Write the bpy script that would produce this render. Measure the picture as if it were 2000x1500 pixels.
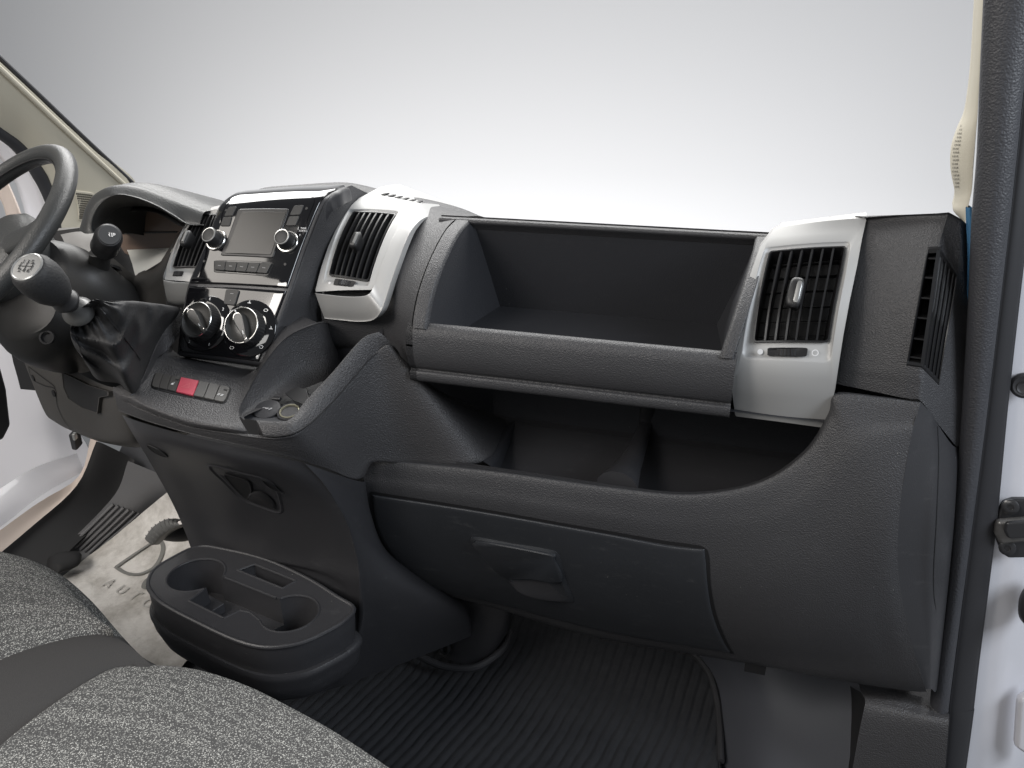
import bpy, bmesh, math, random
import numpy as np
from mathutils import Vector, Matrix
random.seed(7)
for o in list(bpy.data.objects): bpy.data.objects.remove(o)
sc = bpy.context.scene
COL = sc.collection
rad = math.radians

# ------------------------------------------------------------------ camera
FPX = 1503.0; YAW = rad(17.2); PITCH = rad(21.8)
CAM = np.array([0.0, -1.1, 1.25])
Fv = np.array([-math.sin(YAW)*math.cos(PITCH), math.cos(YAW)*math.cos(PITCH), -math.sin(PITCH)])
Rv = np.array([math.cos(YAW), math.sin(YAW), 0.0]); Uv = np.cross(Rv, Fv)
cd = bpy.data.cameras.new('camera'); cam = bpy.data.objects.new('camera', cd); COL.objects.link(cam)
cd.sensor_width = 36; cd.lens = 36*FPX/2000; cd.clip_start = 0.02; cd.clip_end = 200
cam.location = CAM
cam.rotation_euler = (math.pi/2-PITCH, 0, YAW)
sc.camera = cam
sc.render.resolution_x = 1024; sc.render.resolution_y = 768
sc.view_settings.view_transform = 'Standard'; sc.view_settings.look = 'None'
sc.view_settings.gamma = 1; sc.view_settings.exposure = 0
# ------------------------------------------------------------------ light
w = bpy.data.worlds.new('World'); sc.world = w; w.use_nodes = True
bg = w.node_tree.nodes['Background']; bg.inputs[0].default_value = (.93, .96, 1, 1); bg.inputs[1].default_value = .17
def area(name, loc, target, size, size_y, power, col):
    l = bpy.data.lights.new(name, 'AREA'); l.shape = 'RECTANGLE'; l.size = size; l.size_y = size_y
    l.energy = power; l.color = col
    o = bpy.data.objects.new(name, l); COL.objects.link(o); o.location = loc
    d = Vector(target)-Vector(loc); o.rotation_euler = d.to_track_quat('-Z', 'Y').to_euler()
    return o
area('softbox_windscreen', (-1.2, 1.9, 3.0), (-1.2, -.1, .75), 5.0, 1.5, 212, (1, .99, .97))
area('softbox_passenger_side', (2.7, -1.0, 2.6), (0, 0, .75), 1.6, 1.6, 98, (.86, .92, 1))
area('softbox_driver_side', (-3.1, -1.75, 2.7), (-.9, 0, .85), 2.0, 1.6, 44, (1, .94, .87))
area('softbox_driver_door', (-1.7, -2.0, 2.4), (-1.9, .1, .6), .9, .9, 42, (1, .95, .9))
area('softbox_rear', (-1.0, -3.6, 2.5), (-.7, 0, .95), 1.5, .9, 22, (1, .98, .95))
area('backdrop_lamp', (-1.8, 2.3, -1.0), (-1.8, 4.6, .6), 6.4, .7, 132, (1, .99, .975))

# ------------------------------------------------------------------ helpers
def ray(x, y): return Fv + Rv*(x-1000)/FPX + Uv*(750-y)/FPX
def at(x, y, Y): k = ray(x, y); return CAM + k*(Y-CAM[1])/k[1]
def atx(x, y, X): k = ray(x, y); return CAM + k*(X-CAM[0])/k[0]
def atz(x, y, Z): k = ray(x, y); return CAM + k*(Z-CAM[2])/k[2]
def V3(*a): return np.array(a, float)
def proj(p):
    q = np.asarray(p, float)-CAM; z = q@Fv
    return np.array([1000+FPX*(q@Rv)/z, 750-FPX*(q@Uv)/z])

def cr(P, t):
    P = np.asarray(P, float); n = len(P)
    if n == 1: return P[0]
    s = min(max(t, 0), 1)*(n-1); i = min(int(s), n-2); u = s-i
    p1, p2 = P[i], P[i+1]
    p0 = P[i-1] if i > 0 else 2*p1-p2
    p3 = P[i+2] if i+2 < n else 2*p2-p1
    return .5*((2*p1)+(p2-p0)*u+(2*p0-5*p1+4*p2-p3)*u*u+(3*p1-p0-3*p2+p3)*u**3)
def lin(P, t):
    P = np.asarray(P, float); n = len(P)
    s = min(max(t, 0), 1)*(n-1); i = min(int(s), n-2); u = s-i
    return P[i]*(1-u)+P[i+1]*u
def curve(P, k=8, f=cr):
    n = (len(P)-1)*k
    return [f(P, i/n) for i in range(n+1)]
def arc_resample(P, n):
    P = np.asarray(P, float); d = np.r_[0, np.cumsum(np.linalg.norm(np.diff(P, axis=0), axis=1))]
    t = np.linspace(0, d[-1], n)
    return [np.array([np.interp(x, d, P[:, k]) for k in range(P.shape[1])]) for x in t]

def link(o, parent=None):
    COL.objects.link(o)
    if parent is not None:
        o.parent = parent
        o.matrix_parent_inverse = Matrix.Translation(-Vector(parent.get('base', (0, 0, 0))))
    return o
def thing(name, label, cat, base=(0, 0, 0), group=None):
    o = bpy.data.objects.new(name, None); COL.objects.link(o)
    o.empty_display_size = .05; o.location = base; o['base'] = tuple(float(b) for b in base)
    o['label'] = label; o['category'] = cat; o['kind'] = 'thing'
    if group: o['group'] = group
    return o
def tag(o, label, cat, group=None):
    o['label'] = label; o['category'] = cat; o['kind'] = 'thing'
    if group: o['group'] = group
    return o
def struct(o): o['kind'] = 'structure'; return o
def mk(name, verts, faces, m, parent=None, smooth=True, bevel=0, seg=2, solid=0, angle=35, sub=0):
    me = bpy.data.meshes.new(name)
    me.from_pydata([tuple(map(float, v)) for v in verts], [], [tuple(f) for f in faces]); me.update()
    bm = bmesh.new(); bm.from_mesh(me)
    bmesh.ops.remove_doubles(bm, verts=bm.verts, dist=1e-6)
    bmesh.ops.recalc_face_normals(bm, faces=bm.faces); bm.to_mesh(me); bm.free()
    o = bpy.data.objects.new(name, me); link(o, parent)
    for mm in (m if isinstance(m, (list, tuple)) else [m]): me.materials.append(mm)
    if smooth:
        me.shade_smooth(); me.set_sharp_from_angle(angle=rad(angle))
    if solid:
        md = o.modifiers.new('solid', 'SOLIDIFY'); md.thickness = solid; md.offset = 0
    if bevel:
        md = o.modifiers.new('bevel', 'BEVEL'); md.width = bevel; md.segments = seg; md.limit_method = 'ANGLE'; md.angle_limit = rad(30)
        md.harden_normals = True
    if sub:
        md = o.modifiers.new('sub', 'SUBSURF'); md.levels = sub; md.render_levels = sub
    return o
def gridfaces(nr, nc, closed=False, off=0):
    F = []
    for i in range(nr-1):
        for j in range(nc if closed else nc-1):
            a = i*nc+j; b = i*nc+(j+1) % nc
            F.append((off+a, off+b, off+b+nc, off+a+nc))
    return F
def patch(name, rows, m, parent, ku=6, kv=6, fu=cr, fv=cr, **kw):
    rows = np.array([[np.asarray(p, float) for p in r] for r in rows])
    nr, nc, _ = rows.shape
    R1 = np.array([curve(r, ku, fu) for r in rows])
    G = np.array([curve(R1[:, j], kv, fv) for j in range(R1.shape[1])]).transpose(1, 0, 2)
    kw.setdefault('angle', 60)
    return mk(name, G.reshape(-1, 3), gridfaces(G.shape[0], G.shape[1]), m, parent, **kw)
def loft(name, loops, m, parent=None, cap0=False, cap1=False, closed=True, **kw):
    L = [np.asarray(l, float) for l in loops]; n = len(L[0])
    vs = np.concatenate(L); fs = gridfaces(len(L), n, closed)
    if cap0: fs.append(tuple(range(n))[::-1])
    if cap1: fs.append(tuple((len(L)-1)*n+i for i in range(n)))
    return mk(name, vs, fs, m, parent, **kw)
def frame(axis, up=(0, 0, 1)):
    a = np.asarray(axis, float); a = a/np.linalg.norm(a); up = np.asarray(up, float)
    e1 = np.cross(up, a)
    if np.linalg.norm(e1) < 1e-4: e1 = np.cross([1, 0, 0], a)
    e1 /= np.linalg.norm(e1); return e1, np.cross(a, e1), a
def lathe(name, prof, org, axis, m, parent=None, n=40, up=(0, 0, 1), sx=1, sy=1, caps=True, **kw):
    e1, e2, a = frame(axis, up); org = np.asarray(org, float)
    loops = [[org+a*h+r*(math.cos(t)*e1*sx+math.sin(t)*e2*sy) for t in np.linspace(0, 2*math.pi, n, endpoint=False)] for r, h in prof]
    return loft(name, loops, m, parent, caps, caps, **kw)
def tube(name, path, r, m, parent=None, n=12, k=8, closed=False, flat=1.0, up=(0, 0, 1), **kw):
    P = curve(path, k) if not closed else [cr(list(path)+list(path[:3]), i/((len(path)+2))) for i in range(len(path)+2)]
    P = np.array(P); rr = np.atleast_1d(r).astype(float)
    loops = []
    for i, p in enumerate(P):
        t = P[min(i+1, len(P)-1)]-P[max(i-1, 0)]
        e1, e2, a = frame(t, up)
        ri = lin(rr, i/(len(P)-1)) if len(rr) > 1 else rr[0]
        loops.append([p+ri*(math.cos(q)*e1+math.sin(q)*e2*flat) for q in np.linspace(0, 2*math.pi, n, endpoint=False)])
    return loft(name, loops, m, parent, True, True, **kw)
def boxo(name, c, e1, e2, e3, s, m, parent=None, bevel=.001, **kw):
    c = np.asarray(c, float); E = [np.asarray(e, float)/np.linalg.norm(e)*h/2 for e, h in zip((e1, e2, e3), s)]
    vs = [c+x*E[0]+y*E[1]+z*E[2] for z in (-1, 1) for y in (-1, 1) for x in (-1, 1)]
    fs = [(0, 2, 3, 1), (4, 5, 7, 6), (0, 1, 5, 4), (2, 6, 7, 3), (0, 4, 6, 2), (1, 3, 7, 5)]
    return mk(name, vs, fs, m, parent, bevel=bevel, **kw)
def prism(name, loop, vec, m, parent=None, bevel=.001, **kw):
    n = len(loop); a = [np.asarray(p, float) for p in loop]; b = [p+np.asarray(vec, float) for p in a]
    fs = [tuple(range(n)), tuple(range(2*n-1, n-1, -1))]+[(i, (i+1) % n, n+(i+1) % n, n+i) for i in range(n)]
    return mk(name, a+b, fs, m, parent, bevel=bevel, **kw)

class Surf:
    """smooth surface through a grid of 3-D control points; u across, v down"""
    K = 160
    def __init__(s, rows, fu=cr, fv=cr):
        G = np.array([[np.asarray(p, float) for p in r] for r in rows]); K = s.K; nr, nc, _ = G.shape
        def basis(n, f):
            return np.array([f(np.eye(n), t) for t in np.linspace(0, 1, K+1)])
        D = np.einsum('iv,vcx->icx', basis(nr, fv), G); D = np.einsum('ju,iux->ijx', basis(nc, fu), D)
        s.D = D; du = np.gradient(D, axis=1); dv = np.gradient(D, axis=0); N = np.cross(du, dv)
        N /= np.linalg.norm(N, axis=2, keepdims=True)+1e-12
        if N[K//2, K//2]@(CAM-D[K//2, K//2]) < 0: N = -N
        s.N = N; s.du = du*K; s.dv = dv*K
        q = D-CAM; z = q@Fv; s.P = np.stack([1000+FPX*(q@Rv)/z, 750-FPX*(q@Uv)/z], 2)
    def _s(s, A, u, v):
        K = s.K; x = min(max(u, 0), 1)*K; y = min(max(v, 0), 1)*K; j = min(int(x), K-1); i = min(int(y), K-1); x -= j; y -= i
        return (A[i, j]*(1-x)+A[i, j+1]*x)*(1-y)+(A[i+1, j]*(1-x)+A[i+1, j+1]*x)*y
    def at(s, u, v, off=0):
        p = s._s(s.D, u, v)
        if u < 0 or u > 1: p = p+(u-min(max(u, 0), 1))*s._s(s.du, u, v)
        if v < 0 or v > 1: p = p+(v-min(max(v, 0), 1))*s._s(s.dv, u, v)
        return p+off*s.n(u, v) if off else p
    def n(s, u, v):
        k = s._s(s.N, u, v); return k/np.linalg.norm(k)
    def uv(s, x, y):
        d = (s.P[:, :, 0]-x)**2+(s.P[:, :, 1]-y)**2; i, j = np.unravel_index(np.argmin(d), d.shape)
        u, v = j/s.K, i/s.K
        for _ in range(6):
            p0 = proj(s.at(u, v)); r = np.array([x, y])-p0
            if np.abs(r).max() < .02: break
            e = 4e-3; ju = (proj(s.at(u+e, v))-p0)/e; jv = (proj(s.at(u, v+e))-p0)/e
            J = np.array([ju, jv]).T
            if abs(np.linalg.det(J)) < 1e-6: break
            dd = np.clip(np.linalg.solve(J, r), -.08, .08); u += dd[0]; v += dd[1]
            u = min(max(u, -.1), 1.1); v = min(max(v, -.1), 1.1)
        return np.array([u, v])
    def uvs(s, pts): return [s.uv(*p) for p in pts]
    def px(s, x, y, off=0): u, v = s.uv(x, y); return s.at(u, v, off)
    def loop(s, uvs, off=0): return [s.at(a[0], a[1], off) for a in uvs]
    def mesh(s, name, m, parent, nu=24, nv=24, **kw):
        G = np.array([[s.at(u, v) for u in np.linspace(0, 1, nu+1)] for v in np.linspace(0, 1, nv+1)])
        kw.setdefault('angle', 60)
        return mk(name, G.reshape(-1, 3), gridfaces(nv+1, nu+1), m, parent, **kw)
def rq(c4, r, n=5, m=6):
    """rounded four-sided loop in uv: corners, corner fraction r"""
    c = [np.asarray(p, float) for p in c4]; out = []
    rr = r if isinstance(r, (list, tuple)) else [r]*4
    for i in range(4):
        p, a, b = c[i], c[i-1], c[(i+1) % 4]; f = rr[i]
        q0 = p+(a-p)*f; q2 = p+(b-p)*f
        for t in np.linspace(0, 1, n): out.append((1-t)**2*q0+2*t*(1-t)*p+t*t*q2)
        nx = b+(p-b)*rr[(i+1) % 4]
        for t in np.linspace(0, 1, m+2)[1:-1]: out.append(q2*(1-t)+nx*t)
    return out
def inset(c4, f):
    c = np.mean(c4, axis=0); return [np.asarray(p)+(c-np.asarray(p))*f for p in c4]
def plate(name, s, c4px, h, m, parent, r=.12, t=.004, f=.06, uv=False, n=4, mm=3, **kw):
    """small raised or flush plate on a surface, rounded corners and a rolled edge"""
    c = [np.asarray(p) for p in c4px] if uv else s.uvs(c4px)
    L = [s.loop(rq(c, r, n, mm), h-t), s.loop(rq(c, r, n, mm), h-(.35*min(t, .003))), s.loop(rq(inset(c, f*.4), r, n, mm), h-.0003), s.loop(rq(inset(c, f), r, n, mm), h)]
    o = loft(name, L, m, parent, False, True, angle=50, **kw)
    for p in o.data.polygons:
        if len(p.vertices) > 4: p.use_smooth = False
    return o
def gplate(name, s, left, right, h, m, parent, nu=14, kv=6, t=.006, e=.012, **kw):
    """large plate between two traced side curves"""
    lu = [cr(s.uvs(left), i/(kv*(len(left)-1))) for i in range(kv*(len(left)-1)+1)]
    ru = [cr(s.uvs(right), i/(kv*(len(right)-1))) for i in range(kv*(len(right)-1)+1)]
    us = [0, 0, e*.3, e]+list(np.linspace(e, 1-e, nu)[1:-1])+[1-e, 1-e*.3, 1, 1]
    N = len(lu); rows = []
    vi = [(0, -t), (0, -.3*t), (.3*e, -.08*t), (e, 0)]+[(x, 0) for x in np.linspace(e, 1-e, N)[1:-1]]+[(1-e, 0), (1-.3*e, -.08*t), (1, -.3*t), (1, -t)]
    for v, dv in vi:
        a, b = lin(lu, v), lin(ru, v); row = []
        for k, u in enumerate(us):
            du = {0: -t, 1: -.3*t, 2: -.08*t}.get(k, {0: -t, 1: -.3*t, 2: -.08*t}.get(len(us)-1-k, 0))
            q = a*(1-u)+b*u; row.append(s.at(q[0], q[1], h+min(du, dv)))
        rows.append(row)
    G = np.array(rows); return mk(name, G.reshape(-1, 3), gridfaces(G.shape[0], G.shape[1]), m, parent, angle=60, **kw)
def ribbon(name, s, pts, wd, h, m, parent, k=6, **kw):
    """thin strip lying on a surface along a traced line"""
    q = s.uvs(pts); q = [cr(q, i/(k*(len(q)-1))) for i in range(k*(len(q)-1)+1)]
    P = np.array([s.at(a[0], a[1], h) for a in q]); Nn = [s.n(min(max(a[0], 0), 1), min(max(a[1], 0), 1)) for a in q]
    vs = []
    for i, p in enumerate(P):
        t = P[min(i+1, len(P)-1)]-P[max(i-1, 0)]; b = np.cross(t, Nn[i]); b /= np.linalg.norm(b)
        vs += [p-b*wd/2, p+b*wd/2]
    return mk(name, vs, [(2*i, 2*i+1, 2*i+3, 2*i+2) for i in range(len(P)-1)], m, parent, **kw)
def text(name, body, org, ex, ey, size, m, parent=None, extrude=.0002, align='CENTER'):
    c = bpy.data.curves.new(name, 'FONT'); c.body = body; c.size = size; c.align_x = align; c.align_y = 'CENTER'; c.extrude = extrude
    t = bpy.data.objects.new(name+'_tmp', c); COL.objects.link(t)
    dg = bpy.context.evaluated_depsgraph_get(); me = bpy.data.meshes.new_from_object(t.evaluated_get(dg))
    bpy.data.objects.remove(t); me.name = name
    ex = np.asarray(ex, float)/np.linalg.norm(ex); ey = np.asarray(ey, float)/np.linalg.norm(ey); ez = np.cross(ex, ey)
    for v in me.vertices:
        p = np.asarray(org, float)+ex*v.co.x+ey*v.co.y+ez*v.co.z; v.co = p
    me.materials.clear(); me.materials.append(m)
    o = bpy.data.objects.new(name, me); return link(o, parent)

# ------------------------------------------------------------------ materials
def nodes(name):
    m = bpy.data.materials.new(name); m.use_nodes = True; nt = m.node_tree
    return m, nt, nt.nodes['Principled BSDF']
def mat(name, col, rough=.5, metal=0, grain=None, gs=.25, gd=.0004, var=0, varscale=8, spec=.5, coat=0, dust=0, sheen=0):
    m, nt, b = nodes(name); N = nt.nodes; L = nt.links
    c4 = (*col, 1) if len(col) == 3 else col
    b.inputs['Base Color'].default_value = c4; b.inputs['Roughness'].default_value = rough; b.inputs['Metallic'].default_value = metal
    b.inputs['Specular IOR Level'].default_value = spec; b.inputs['Coat Weight'].default_value = coat; b.inputs['Coat Roughness'].default_value = .04
    if sheen: b.inputs['Sheen Weight'].default_value = sheen
    tc = N.new('ShaderNodeTexCoord')
    if var or dust:
        nz = N.new('ShaderNodeTexNoise'); nz.inputs['Scale'].default_value = varscale; nz.inputs['Detail'].default_value = 6
        L.new(tc.outputs['Object'], nz.inputs['Vector'])
        mx = N.new('ShaderNodeMix'); mx.data_type = 'RGBA'
        mx.inputs['A'].default_value = tuple(x*(1-var) for x in col)+(1,); mx.inputs['B'].default_value = tuple(min(1, x*(1+var)) for x in col)+(1,)
        L.new(nz.outputs['Fac'], mx.inputs['Factor']); out = mx.outputs['Result']
        if dust:
            n2 = N.new('ShaderNodeTexNoise'); n2.inputs['Scale'].default_value = 45; n2.inputs['Detail'].default_value = 8; n2.inputs['Roughness'].default_value = .75
            mp = N.new('ShaderNodeMapping'); mp.inputs['Scale'].default_value = (.5, 1, 1.6)
            L.new(tc.outputs['Object'], mp.inputs['Vector']); L.new(mp.outputs[0], n2.inputs['Vector'])
            rp = N.new('ShaderNodeValToRGB'); rp.color_ramp.elements[0].position = .57; rp.color_ramp.elements[1].position = .76
            L.new(n2.outputs['Fac'], rp.inputs['Fac'])
            ml = N.new('ShaderNodeMath'); ml.operation = 'MULTIPLY'; ml.inputs[1].default_value = dust; L.new(rp.outputs[0], ml.inputs[0])
            m2 = N.new('ShaderNodeMix'); m2.data_type = 'RGBA'; m2.inputs['B'].default_value = (.3, .3, .3, 1)
            L.new(ml.outputs[0], m2.inputs['Factor']); L.new(out, m2.inputs['A']); out = m2.outputs['Result']
            # fine lint specks
            vo = N.new('ShaderNodeTexVoronoi'); vo.inputs['Scale'].default_value = 38; L.new(tc.outputs['Object'], vo.inputs['Vector'])
            lt = N.new('ShaderNodeMath'); lt.operation = 'LESS_THAN'; lt.inputs[1].default_value = .022; L.new(vo.outputs['Distance'], lt.inputs[0])
            m3 = N.new('ShaderNodeMix'); m3.data_type = 'RGBA'; m3.inputs['B'].default_value = (.45, .45, .42, 1)
            l2 = N.new('ShaderNodeMath'); l2.operation = 'MULTIPLY'; l2.inputs[1].default_value = .6; L.new(lt.outputs[0], l2.inputs[0])
            L.new(l2.outputs[0], m3.inputs['Factor']); L.new(out, m3.inputs['A']); out = m3.outputs['Result']
        L.new(out, b.inputs['Base Color'])
    if grain:
        vo = N.new('ShaderNodeTexVoronoi'); vo.inputs['Scale'].default_value = grain; vo.feature = 'SMOOTH_F1'
        nz = N.new('ShaderNodeTexNoise'); nz.inputs['Scale'].default_value = grain*.8; nz.inputs['Detail'].default_value = 3
        ad = N.new('ShaderNodeMath'); ad.operation = 'ADD'
        for k in (vo, nz): L.new(tc.outputs['Object'], k.inputs['Vector'])
        L.new(vo.outputs['Distance'], ad.inputs[0]); L.new(nz.outputs['Fac'], ad.inputs[1])
        bp = N.new('ShaderNodeBump'); bp.inputs['Strength'].default_value = gs; bp.inputs['Distance'].default_value = gd
        L.new(ad.outputs[0], bp.inputs['Height']); L.new(bp.outputs[0], b.inputs['Normal'])
    return m
M = {}
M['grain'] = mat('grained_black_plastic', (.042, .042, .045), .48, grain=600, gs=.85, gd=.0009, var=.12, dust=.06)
M['tray'] = mat('leather_grain_plastic', (.044, .043, .045), .47, grain=520, gs=.9, gd=.0011, var=.1, dust=.05)
M['smooth'] = mat('satin_black_plastic', (.033, .033, .036), .40, grain=700, gs=.3, gd=.0006, var=.12, dust=.07)
M['glove'] = mat('scuffed_black_plastic', (.025, .027, .031), .48, grain=900, gs=.3, gd=.0006, var=.2, dust=.13)
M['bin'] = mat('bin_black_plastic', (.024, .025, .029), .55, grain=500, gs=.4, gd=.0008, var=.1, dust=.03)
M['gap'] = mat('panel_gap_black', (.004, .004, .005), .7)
M['silver'] = mat('satin_silver_paint', (.41, .41, .405), .52, metal=.3, grain=900, gs=.08, gd=.0003)
M['slat'] = mat('vent_slat_black', (.014, .014, .015), .3)
M['hole'] = mat('vent_interior_black', (.004, .004, .005), .6)
M['piano'] = mat('piano_black', (.004, .004, .005), .06, coat=.5, spec=.6)
M['button'] = mat('button_dark_grey', (.022, .022, .022), .55, grain=900, gs=.15)
M['knob'] = mat('knob_rubber_black', (.016, .016, .017), .45)
M['chrome'] = mat('satin_chrome', (.55, .55, .54), .22, metal=1)
M['screen'] = mat('screen_glass', (.032, .031, .029), .22, spec=.5)
M['white'] = mat('print_white', (.7, .7, .7), .5)
M['grey'] = mat('print_grey', (.3, .3, .3), .5)
M['red'] = mat('hazard_red', (.50, .05, .085), .5, grain=800, gs=.1)
M['beige'] = mat('beige_trim', (.47, .44, .36), .65, grain=500, gs=.2, gd=.0005)
M['beige_dark'] = mat('grille_hole_beige', (.09, .082, .065), .8)
M['seal'] = mat('door_seal_rubber', (.045, .046, .052), .5, grain=420, gs=.6, gd=.0011)
M['rubber'] = mat('smooth_rubber', (.030, .030, .033), .45)
M['body'] = mat('white_body_paint', (.66, .66, .70), .28, coat=.4, var=.03)
M['blue'] = mat('blue_film', (.06, .18, .33), .5)
M['leather'] = mat('boot_leather', (.024, .024, .025), .6, grain=380, gs=.45, gd=.0009, spec=.35)
M['wheel'] = mat('steering_wheel_plastic', (.030, .031, .031), .42, grain=520, gs=.45, gd=.0009)
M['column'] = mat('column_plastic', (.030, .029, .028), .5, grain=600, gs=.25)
M['knob_face'] = mat('knob_face_grey', (.055, .054, .052), .4)
M['button2'] = mat('switch_grey_plastic', (.05, .047, .044), .5, grain=700, gs=.2)
M['redline'] = mat('hazard_line', (.62, .16, .18), .5)
M['brass'] = mat('socket_brass', (.42, .40, .30), .35, metal=.7)
M['lens'] = mat('instrument_lens_brown', (.16, .115, .09), .25, spec=.6)  # brown reflection in the glass painted into the base colour
M['pale'] = mat('pale_cluster_trim', (.72, .72, .68), .5)  # pale colour stands for bright reflected light below the instruments
M['driver_pale'] = mat('driver_dash_top', (.16, .155, .15), .45)
M['emblem'] = mat('emblem_silver', (.24, .24, .235), .4, metal=.3)
M['sleeve'] = mat('lever_sleeve_grey', (.09, .09, .088), .32, metal=.3)
M['pinkish'] = mat('window_strip_beige', (.55, .47, .42), .6)
M['hinge'] = mat('hinge_black_paint', (.03, .03, .032), .3, coat=.3)
M['hinge_metal'] = mat('worn_hinge_metal', (.16, .155, .15), .35, metal=.5, var=.5, varscale=60)
M['kick'] = mat('footwell_grey', (.055, .058, .068), .45, var=.05)
M['driver'] = mat('driver_dash_plastic', (.046, .043, .040), .55, grain=500, gs=.35, gd=.0008, var=.08)
M['floor'] = mat('floor_dark_rubber', (.03, .032, .038), .6)
M['carpet'] = mat('black_carpet', (.026, .027, .030), .9, grain=700, gs=.8, gd=.0012, var=.3, varscale=60, spec=.2)
M['binding'] = mat('mat_binding', (.022, .022, .025), .7)
M['print'] = mat('mat_print_grey', (.2, .2, .19), .8)
M['pad'] = mat('pedal_pad_metal', (.16, .16, .155), .4, metal=.4)
M['rest'] = mat('footrest_grey', (.14, .14, .145), .6)
M['band'] = mat('dark_grey_fabric', (.038, .037, .037), .85, grain=900, gs=.5, gd=.0006, var=.12, varscale=500, spec=.25)
def fabric():
    m, nt, b = nodes('speckled_fabric'); N = nt.nodes; L = nt.links
    tc = N.new('ShaderNodeTexCoord'); mp = N.new('ShaderNodeMapping'); mp.inputs['Scale'].default_value = (1, 1, 1); L.new(tc.outputs['Object'], mp.inputs['Vector'])
    vo = N.new('ShaderNodeTexVoronoi'); vo.inputs['Scale'].default_value = 500; vo.inputs['Randomness'].default_value = .75; L.new(mp.outputs[0], vo.inputs['Vector'])
    nz = N.new('ShaderNodeTexNoise'); nz.inputs['Scale'].default_value = 420; nz.inputs['Detail'].default_value = 4; L.new(mp.outputs[0], nz.inputs['Vector'])
    r1 = N.new('ShaderNodeValToRGB'); e = r1.color_ramp.elements; e[0].position = .15; e[0].color = (1, 1, 1, 1); e[1].position = .55; e[1].color = (0, 0, 0, 1); L.new(vo.outputs['Distance'], r1.inputs[0])
    r2 = N.new('ShaderNodeValToRGB'); e = r2.color_ramp.elements; e[0].position = .40; e[1].position = .56; L.new(nz.outputs['Fac'], r2.inputs[0])
    mu = N.new('ShaderNodeMath'); mu.operation = 'MULTIPLY'; L.new(r1.outputs[0], mu.inputs[0]); L.new(r2.outputs[0], mu.inputs[1])
    mx = N.new('ShaderNodeMix'); mx.data_type = 'RGBA'; mx.inputs['A'].default_value = (.055, .055, .055, 1); mx.inputs['B'].default_value = (.55, .55, .52, 1); L.new(mu.outputs[0], mx.inputs['Factor'])
    L.new(mx.outputs['Result'], b.inputs['Base Color']); b.inputs['Roughness'].default_value = .9; b.inputs['Specular IOR Level'].default_value = .2
    bp = N.new('ShaderNodeBump'); bp.inputs['Strength'].default_value = .6; bp.inputs['Distance'].default_value = .0012; L.new(mu.outputs[0], bp.inputs['Height']); L.new(bp.outputs[0], b.inputs['Normal'])
    return m
M['fabric'] = fabric()
def paper():
    m, nt, b = nodes('dirty_paper'); N = nt.nodes; L = nt.links; tc = N.new('ShaderNodeTexCoord')
    nz = N.new('ShaderNodeTexNoise'); nz.inputs['Scale'].default_value = 7; nz.inputs['Detail'].default_value = 9; nz.inputs['Roughness'].default_value = .7; L.new(tc.outputs['Object'], nz.inputs['Vector'])
    r = N.new('ShaderNodeValToRGB'); e = r.color_ramp.elements; e[0].position = .33; e[0].color = (.33, .31, .28, 1); e[1].position = .58; e[1].color = (.70, .68, .65, 1); L.new(nz.outputs['Fac'], r.inputs[0]); L.new(r.outputs[0], b.inputs['Base Color'])
    n2 = N.new('ShaderNodeTexNoise'); n2.inputs['Scale'].default_value = 28; n2.inputs['Detail'].default_value = 7; n2.inputs['Distortion'].default_value = 1.2; L.new(tc.outputs['Object'], n2.inputs['Vector'])
    bp = N.new('ShaderNodeBump'); bp.inputs['Strength'].default_value = .5; bp.inputs['Distance'].default_value = .006; L.new(n2.outputs['Fac'], bp.inputs['Height']); L.new(bp.outputs[0], b.inputs['Normal'])
    b.inputs['Roughness'].default_value = .8; return m
M['paper'] = paper()
M['print_light'] = mat('mat_print_pale', (.47, .46, .44), .8)
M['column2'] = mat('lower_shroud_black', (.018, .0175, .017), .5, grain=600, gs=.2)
# ------------------------------------------------------------------ setting: backdrop
def wall_sheet():
    xs = np.linspace(-14, 12, 27); zs = np.linspace(-1.5, 8, 10)
    vs = [(x, 4.6, z) for z in zs for x in xs]
    return mk('backdrop', vs, gridfaces(len(zs), len(xs)), M['backdrop'], None)
M['backdrop'] = mat('studio_grey_backdrop', (.74, .745, .76), .95, spec=0)
struct(wall_sheet())

# ------------------------------------------------------------------ dashboard
dash = thing('dashboard', 'black moulded van dashboard with silver vents, open storage shelves and glovebox', 'dashboard', (-.4, .2, 0))
PROF = [(.62, .86), (.40, .965), (.30, 1.000), (.20, 1.017), (.15, 1.020), (.095, 1.008), (.03, .975), (-.018, .937), (-.043, .903),
        (-.050, .875), (-.046, .84), (-.03, .805), (.02, .775), (.10, .76)]
def lift(z): return max(0, min(1, (z-.88)/.14))
# cheek between radio, centre vent and passenger bin
patch('dash_cheek', [[V3(x, y+d, z+l*lift(z)) for x, d, l in ((-.690, .070, .014), (-.64, .076, .012), (-.57, .068, .004), (-.52, .03, 0), (-.4905, .003, 0))] for y, z in PROF], M['grain'], dash, 4, 6)
patch('seam_backing', [[V3(x, y+d, z-.004) for x, d in ((-.51, .03), (-.47, .008))] for y, z in PROF[3:]], M['gap'], dash, 1, 4)
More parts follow.
